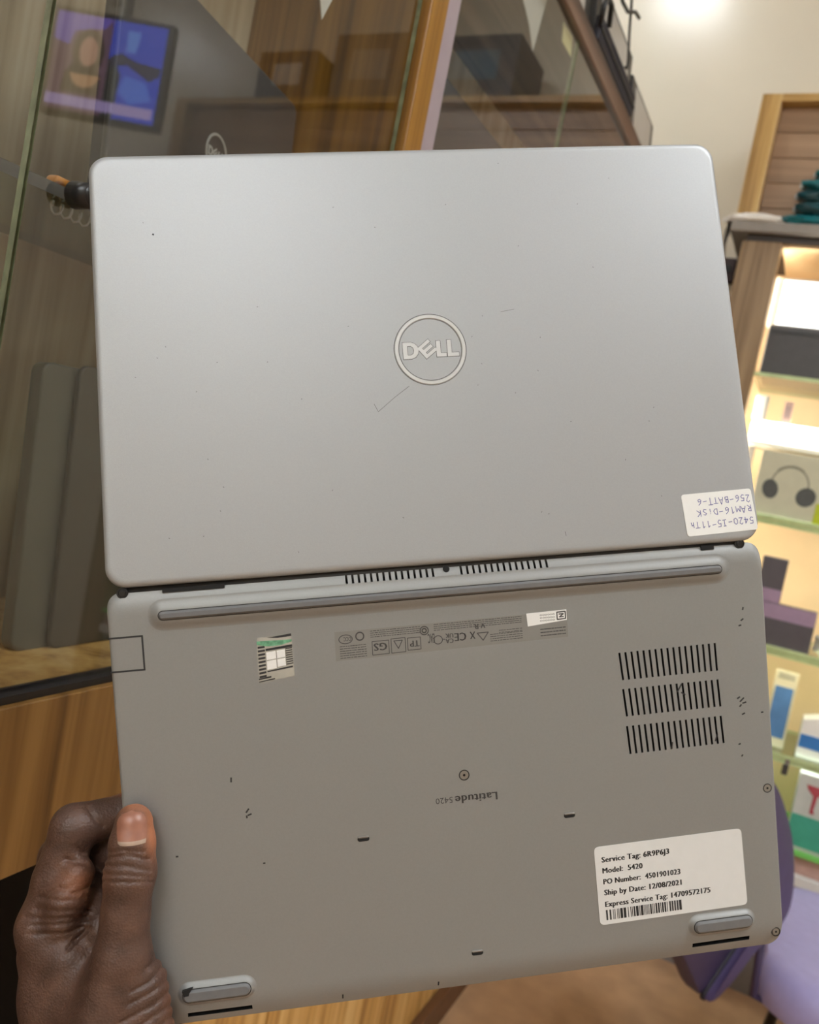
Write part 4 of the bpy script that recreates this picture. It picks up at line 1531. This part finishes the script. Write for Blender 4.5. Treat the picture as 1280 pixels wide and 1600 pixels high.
def build_hand():
    h = 0.85
    lo = np.array([-236.0, 92.0, -78.0])
    hi = np.array([-128.0, 318.0, 38.0])
    nx, ny, nz = [int(round((hi[i] - lo[i]) / h)) + 1 for i in range(3)]
    gx = (lo[0] + h * np.arange(nx)).astype(np.float32)[:, None, None]
    gy = (lo[1] + h * np.arange(ny)).astype(np.float32)[None, :, None]
    gz = (lo[2] + h * np.arange(nz)).astype(np.float32)[None, None, :]

    def field(X, Y, Z):
        def cap(a, b, ra, rb):
            ax, ay, az = a
            dx, dy, dz = b[0] - ax, b[1] - ay, b[2] - az
            L2 = dx * dx + dy * dy + dz * dz
            t = np.clip(((X - ax) * dx + (Y - ay) * dy + (Z - az) * dz) / L2, 0, 1)
            return np.sqrt((X - ax - t * dx) ** 2 + (Y - ay - t * dy) ** 2 + (Z - az - t * dz) ** 2) - (ra + (rb - ra) * t)

        def smin(a, b, k):
            hh = np.clip(0.5 + 0.5 * (b - a) / k, 0, 1)
            return b + (a - b) * hh - k * hh * (1 - hh)

        def chain(pts, k=3.0):
            d = None
            for (a, ra), (b, rb) in zip(pts, pts[1:]):
                c = cap(a, b, ra, rb)
                d = c if d is None else smin(d, c, k)
            return d
        cmc, wr1, wr2 = (-178.0, 210.0, 8.0), (-199.0, 254.0, -14.0), (-174.0, 250.0, -6.0)
        palm = chain([((-203.5, 157.5, -11), 12.0), ((-200.0, 190.0, -9), 15.5), (wr1, 21)], 8)
        palm = smin(palm, chain([((-212.0, 180.0, -30), 11.5), (wr1, 22)]), 8)
        palm = smin(palm, chain([((-214.5, 205.0, -46), 11.0), (wr1, 22)]), 8)
        palm = smin(palm, chain([((-213.0, 229.0, -57), 10.5), (wr1, 21)]), 8)
        palm = smin(palm, chain([(cmc, 19), (wr2, 22)]), 10)
        palm = smin(palm, chain([((-190.0, 170.0, -3), 12.0), ((-183.0, 205.0, 0), 17)]), 9)
        palm = smin(palm, chain([(wr1, 25), ((-194.0, 330.0, -14), 27)]), 14)
        palm = smin(palm, chain([(wr2, 22), ((-178.0, 330.0, -10), 24)]), 14)
        thumb = chain([((-154.2, 105.6, 8.2), 8.6), ((-155.2, 114.5, 9.6), 9.9), ((-156.8, 127.0, 11), 11.4), ((-160.0, 145.0, 11.6), 10.5), ((-163.0, 164.0, 12), 12.8), ((-172.0, 192.0, 11), 17)], 3)
        thumb = smin(thumb, chain([((-157.5, 181.0, 9.5), 13.5), ((-160.0, 206.0, 10), 17.5)]), 7)
        d = smin(palm, thumb, 9)
        index = chain([((-203.5, 157.5, -11), 12.3), ((-196.5, 136.0, -12.5), 11.0), ((-187.4, 112.5, -14), 10.6), ((-164.0, 111.5, -24.5), 9.0), ((-146.0, 115.0, -25.0), 7.8)], 3)
        d = smin(d, index, 6)
        d = smin(d, chain([((-184.5, 131.5, -5.0), 7.6), ((-189.5, 140.5, -3.5), 9.5), ((-192.0, 150.0, -4.0), 9.5)]), 4)
        d = smin(d, chain([((-196.0, 160.0, -16.0), 9.0), ((-176.0, 158.0, -6.0), 8.0)]), 6)
        d = smin(d, chain([((-190.0, 140.0, -22.0), 9.0), ((-180.0, 150.0, -18.0), 10.0)]), 6)
        middle = chain([((-212.0, 180.0, -30), 11.5), ((-202.5, 135.5, -38), 10.4), ((-170.0, 131.0, -25.5), 9.2), ((-149.0, 134.5, -25.0), 8.0)], 3)
        ringf = chain([((-214.5, 205.0, -46), 11.0), ((-207.0, 162.0, -52), 9.8), ((-171.0, 152.5, -26.5), 8.8), ((-152.0, 155.5, -24.6), 7.8)], 3)
        little = chain([((-213.0, 229.0, -57), 10.0), ((-207.8, 192.5, -57), 8.6), ((-176.0, 175.0, -27), 7.6), ((-160.0, 176.0, -23.8), 6.8)], 3)
        for f_ in (middle, ringf, little):
            d = smin(d, f_, 3.0)
        # nail bed: flatten the thumb where the nail sits
        # creases: seen from the front, carved along curves given in the plane of the laptop
        cn_ = 398.9
        s_ = cn_ / (cn_ - Z)
        U = -59.7 + (X + 59.7) * s_
        V = -37.8 + (Y + 37.8) * s_
        front = np.clip((Z + 18) / 6, 0, 1)

        def crease(pts, depth, wd):
            best = None
            for (a, b), (c, e) in zip(pts, pts[1:]):
                dx, dy = c - a, e - b
                t = np.clip(((U - a) * dx + (V - b) * dy) / (dx * dx + dy * dy), 0, 1)
                q = (U - a - t * dx) ** 2 + (V - b - t * dy) ** 2
                best = q if best is None else np.minimum(best, q)
            return depth * np.exp(-best / (wd * wd)) * front
        near = np.abs(d) < 4
        if near.all():
            near = slice(None)
        g = np.zeros_like(d)
        for dep, wd, lines in CREASES:
            for ln in lines:
                g += crease(ln, dep, wd)
        d = d + g
        # keep clear of the laptop body
        bx = np.maximum(np.maximum(-161.8 - X, X - 500), np.maximum(np.maximum(-Y, Y - 209.5), np.maximum(-14.7 - Z, Z - 0.15)))
        return np.maximum(d, -bx)

    CREASES = [
        (1.05, 0.8, [[(-170.1, 123.8), (-159.9, 123.2), (-150.8, 126.4)], [(-170.9, 127.2), (-161.7, 128.2), (-150.6, 132.0)], [(-171.5, 131.0), (-162.0, 132.7), (-150.3, 135.0)],
                      [(-171.4, 134.3), (-160.8, 136.0), (-149.8, 137.2)], [(-169.0, 121.0), (-162.6, 120.9), (-152.3, 122.6)]]),
        (1.1, 0.9, [[(-139.5, 180.5), (-144.3, 189.1), (-153.6, 195.5), (-170.3, 202.4)], [(-141.5, 175.6), (-146.3, 184.2), (-154.7, 189.8), (-165.3, 193.9)],
                    [(-139.5, 188.2), (-144.8, 196.1), (-155.6, 202.0), (-165, 207)], [(-139.4, 194.4), (-144.6, 201.4), (-154.0, 207.9)], [(-145.3, 171.5), (-147.9, 177.9), (-155.2, 184.6), (-163.3, 188.0)],
                    [(-148.5, 167.0), (-150.2, 173.0), (-155.9, 178.3)]]),
        (1.0, 0.85, [[(-200.8, 138.2), (-191.6, 141.2), (-181.5, 141.2)], [(-203.2, 143.3), (-193.4, 145.8), (-179.1, 146.4)], [(-207.8, 146.7), (-196.5, 149.0), (-179.9, 149.9)],
                    [(-205.2, 150.9), (-191.0, 152.1), (-179.4, 151.2)], [(-207.0, 154.9), (-191.4, 156.3), (-182.6, 154.4)], [(-198.5, 137.9), (-192.5, 134.4), (-188.4, 136.7), (-184.3, 139.7)],
                    [(-186.5, 138.8), (-181.2, 137.0), (-175.3, 134.7)]]),
        (1.3, 1.1, [[(-190.5, 164.3), (-185.9, 160.1), (-180.3, 155.3)], [(-188.1, 121.7), (-184.5, 123.6), (-179.3, 124.9)], [(-176.0, 99.0), (-173.5, 104.7), (-170.4, 108.7)]]),
        (0.8, 0.9, [[(-183.9, 116.1), (-181.3, 118.9), (-179.9, 120.2)], [(-196.2, 137.0), (-191.2, 135.2), (-186.3, 135.2)]])]
    F = field(gx, gy, gz).astype(np.float32)
    # surface nets
    sgn = F < 0
    idx = -np.ones((nx - 1, ny - 1, nz - 1), dtype=np.int64)
    cs = [(i, j, k) for i in (0, 1) for j in (0, 1) for k in (0, 1)]
    sl = lambda A, c: A[c[0]:c[0] + nx - 1, c[1]:c[1] + ny - 1, c[2]:c[2] + nz - 1]
    cnt = sum(sl(sgn, c).astype(np.int8) for c in cs)
    act = np.argwhere((cnt > 0) & (cnt < 8))
    vals = {c: F[act[:, 0] + c[0], act[:, 1] + c[1], act[:, 2] + c[2]] for c in cs}
    acc = np.zeros((len(act), 3))
    num = np.zeros(len(act))
    for a in cs:
        for ax in range(3):
            if a[ax]:
                continue
            b = list(a)
            b[ax] = 1
            b = tuple(b)
            va, vb = vals[a], vals[b]
            m = (va < 0) != (vb < 0)
            t = np.where(m, va / np.where(m, va - vb, 1), 0)
            for i in range(3):
                acc[:, i] += np.where(m, a[i] + (t if i == ax else 0), 0)
            num += m
    vert = lo + h * (act + acc / num[:, None])
    idx[act[:, 0], act[:, 1], act[:, 2]] = np.arange(len(act))
    quads = []
    for ax in range(3):
        o1, o2 = [(1, 2), (2, 0), (0, 1)][ax]
        A = [slice(None)] * 3
        B = [slice(None)] * 3
        A[ax] = slice(0, -1)
        B[ax] = slice(1, None)
        e = np.argwhere(sgn[tuple(A)] != sgn[tuple(B)])
        e = e[(e[:, o1] > 0) & (e[:, o2] > 0) & (e[:, o1] < F.shape[o1] - 1) & (e[:, o2] < F.shape[o2] - 1)]
        flip = sgn[e[:, 0], e[:, 1], e[:, 2]]

        def at(d1, d2):
            q = e.copy()
            q[:, o1] += d1
            q[:, o2] += d2
            return idx[q[:, 0], q[:, 1], q[:, 2]]
        q = np.stack([at(-1, -1), at(0, -1), at(0, 0), at(-1, 0)], 1)
        q[~flip] = q[~flip][:, ::-1]
        quads.append(q)
    quads = np.concatenate(quads)
    quads = quads[(quads >= 0).all(1)]
    # colour: palm-side skin is paler than the back of the hand
    X, Y, Z = vert[:, 0], vert[:, 1], vert[:, 2]
    s_ = 398.9 / (398.9 - Z)
    U = -59.7 + (X + 59.7) * s_
    V = -37.8 + (Y + 37.8) * s_
    g = lambda cx, cy, rx, ry: np.exp(-(((U - cx) / rx) ** 2 + ((V - cy) / ry) ** 2))
    w_ = np.clip(1.1 * g(-154.5, 97, 10, 5.5) + 0.95 * g(-146.8, 108, 4.0, 15) + 0.45 * g(-148, 118, 3.5, 8) + 0.7 * g(-139.5, 192, 6, 16) + 0.45 * g(-182.5, 134, 9, 8), 0, 1)
    w_ = w_ * np.clip((Z + 12) / 6, 0, 1)
    w_ = np.maximum(w_, np.clip((-20 - Z) / 8, 0, 1) * np.clip((X + 180) / 8, 0, 1) * 0.8)
    me = bpy.data.meshes.new('hand')
    co = np.stack([X / 1000, -Y / 1000, Z / 1000], 1)
    me.from_pydata(co.tolist(), [], quads[:, ::-1].tolist())
    at_ = me.attributes.new('palm_side', 'FLOAT', 'POINT')
    at_.data.foreach_set('value', w_.astype(np.float32))
    me.polygons.foreach_set('use_smooth', [True] * len(me.polygons))
    bm = bmesh.new()
    bm.from_mesh(me)
    bmesh.ops.recalc_face_normals(bm, faces=bm.faces)
    bmesh.ops.smooth_vert(bm, verts=bm.verts, factor=0.5, use_axis_x=True, use_axis_y=True, use_axis_z=True)
    bm.to_mesh(me)
    bm.free()
    # skin material
    m, nt, b = base_mat('dark_skin')
    N, L = nt.nodes.new, nt.links.new
    geo = N('ShaderNodeNewGeometry')
    av = N('ShaderNodeAttribute')
    av.attribute_name = 'palm_side'
    n1 = N('ShaderNodeTexNoise')
    n1.inputs['Scale'].default_value = 90
    n1.inputs['Detail'].default_value = 5
    L(geo.outputs['Position'], n1.inputs['Vector'])
    c1 = N('ShaderNodeValToRGB')
    c1.color_ramp.elements[0].color = srgb(70, 49, 40)
    c1.color_ramp.elements[1].color = srgb(97, 70, 58)
    c1.color_ramp.elements[0].position = 0.3
    c1.color_ramp.elements[1].position = 0.7
    L(n1.outputs['Fac'], c1.inputs['Fac'])
    mx = N('ShaderNodeMix')
    mx.data_type = 'RGBA'
    L(av.outputs['Fac'], mx.inputs['Factor'])
    L(c1.outputs['Color'], mx.inputs[6])
    mx.inputs[7].default_value = srgb(172, 110, 78)
    L(mx.outputs[2], b.inputs['Base Color'])
    b.inputs['Roughness'].default_value = 0.48
    b.inputs['Subsurface Weight'].default_value = 0.06
    b.inputs['Subsurface Radius'].default_value = (0.004, 0.0015, 0.001)
    n2 = N('ShaderNodeTexVoronoi')
    n2.inputs['Scale'].default_value = 900
    L(geo.outputs['Position'], n2.inputs['Vector'])
    n3 = N('ShaderNodeTexNoise')
    n3.inputs['Scale'].default_value = 420
    n3.inputs['Detail'].default_value = 3
    L(geo.outputs['Position'], n3.inputs['Vector'])
    ad = N('ShaderNodeMath')
    ad.operation = 'ADD'
    L(n2.outputs['Distance'], ad.inputs[0])
    L(n3.outputs['Fac'], ad.inputs[1])
    bp = N('ShaderNodeBump')
    bp.inputs['Strength'].default_value = 0.35
    bp.inputs['Distance'].default_value = 0.0006
    L(ad.outputs[0], bp.inputs['Height'])
    L(bp.outputs['Normal'], b.inputs['Normal'])
    me.materials.append(m)
    o = bpy.data.objects.new('hand', me)
    COL.objects.link(o)
    o.matrix_basis = LM.copy()
    tag(o, 'dark brown left hand gripping the silver laptop with its thumb on the underside', 'hand')

    # thumb nail: patch projected on to the thumb from the front
    cam_l = np.array([-59.7, -37.8, 398.9])
    nu, nv = 13, 15
    pts = np.zeros((nu, nv, 3))
    for i in range(nu):
        for j in range(nv):
            a, b_ = i / (nu - 1) * 2 - 1, j / (nv - 1) * 2 - 1
            # rounded at the tip side (b=-1), squarer at the cuticle
            wdt = 7.0 * math.sqrt(max(0, 1 - max(0, -b_) ** 3.0)) * (1 - 0.10 * max(0, b_) ** 2) + 0.2
            pu = -157.2 + a * wdt + 0.5 * b_ * -1
            pv = 110.8 + b_ * 8.6 + 0.9 * (a * a) * (-1 if b_ > 0 else 0.3)
            d = np.array([pu, pv, 0]) - cam_l
            t = 0.90
            for _ in range(60):
                p = cam_l + d * t
                f_ = float(field(np.array([[[p[0]]]], dtype=np.float32), np.array([[[p[1]]]], dtype=np.float32), np.array([[[p[2]]]], dtype=np.float32)).ravel()[0])
                t += f_ / 500
                if abs(f_) < 0.01:
                    break
            pts[i, j] = cam_l + d * t
    bm = bmesh.new()
    # smooth the patch a little and lift it
    n_l = np.array([0, 0, 1.0])
    lift = 0.45
    vs = [[bm.verts.new(L_(*(pts[i, j] + n_l * (lift if 0 < i < nu - 1 and 0 < j < nv - 1 else -0.15)))) for j in range(nv)] for i in range(nu)]
    for i in range(nu - 1):
        for j in range(nv - 1):
            f = bm.faces.new((vs[i][j], vs[i][j + 1], vs[i + 1][j + 1], vs[i + 1][j]))
            f.smooth = True
            f.material_index = 1 if j >= nv - 3 else 0
    bmesh.ops.recalc_face_normals(bm, faces=bm.faces)
    bm.normal_update()
    if sum(f.normal.z for f in bm.faces) < 0:
        bmesh.ops.reverse_faces(bm, faces=bm.faces)
    mb = MB()
    bmn = bpy.data.meshes.new('thumb_nail')
    bm.to_mesh(bmn)
    bm.free()
    bmn.materials.append(mat('nail_pink', srgb(146, 98, 80), 0.36, var=0.10, scale=260))
    bmn.materials.append(mat('nail_pale', srgb(172, 150, 134), 0.4, var=0.08, scale=260))
    no = bpy.data.objects.new('thumb_nail', bmn)
    COL.objects.link(no)
    no.parent = o
    no['label'] = 'pinkish thumb nail'


build_hand()
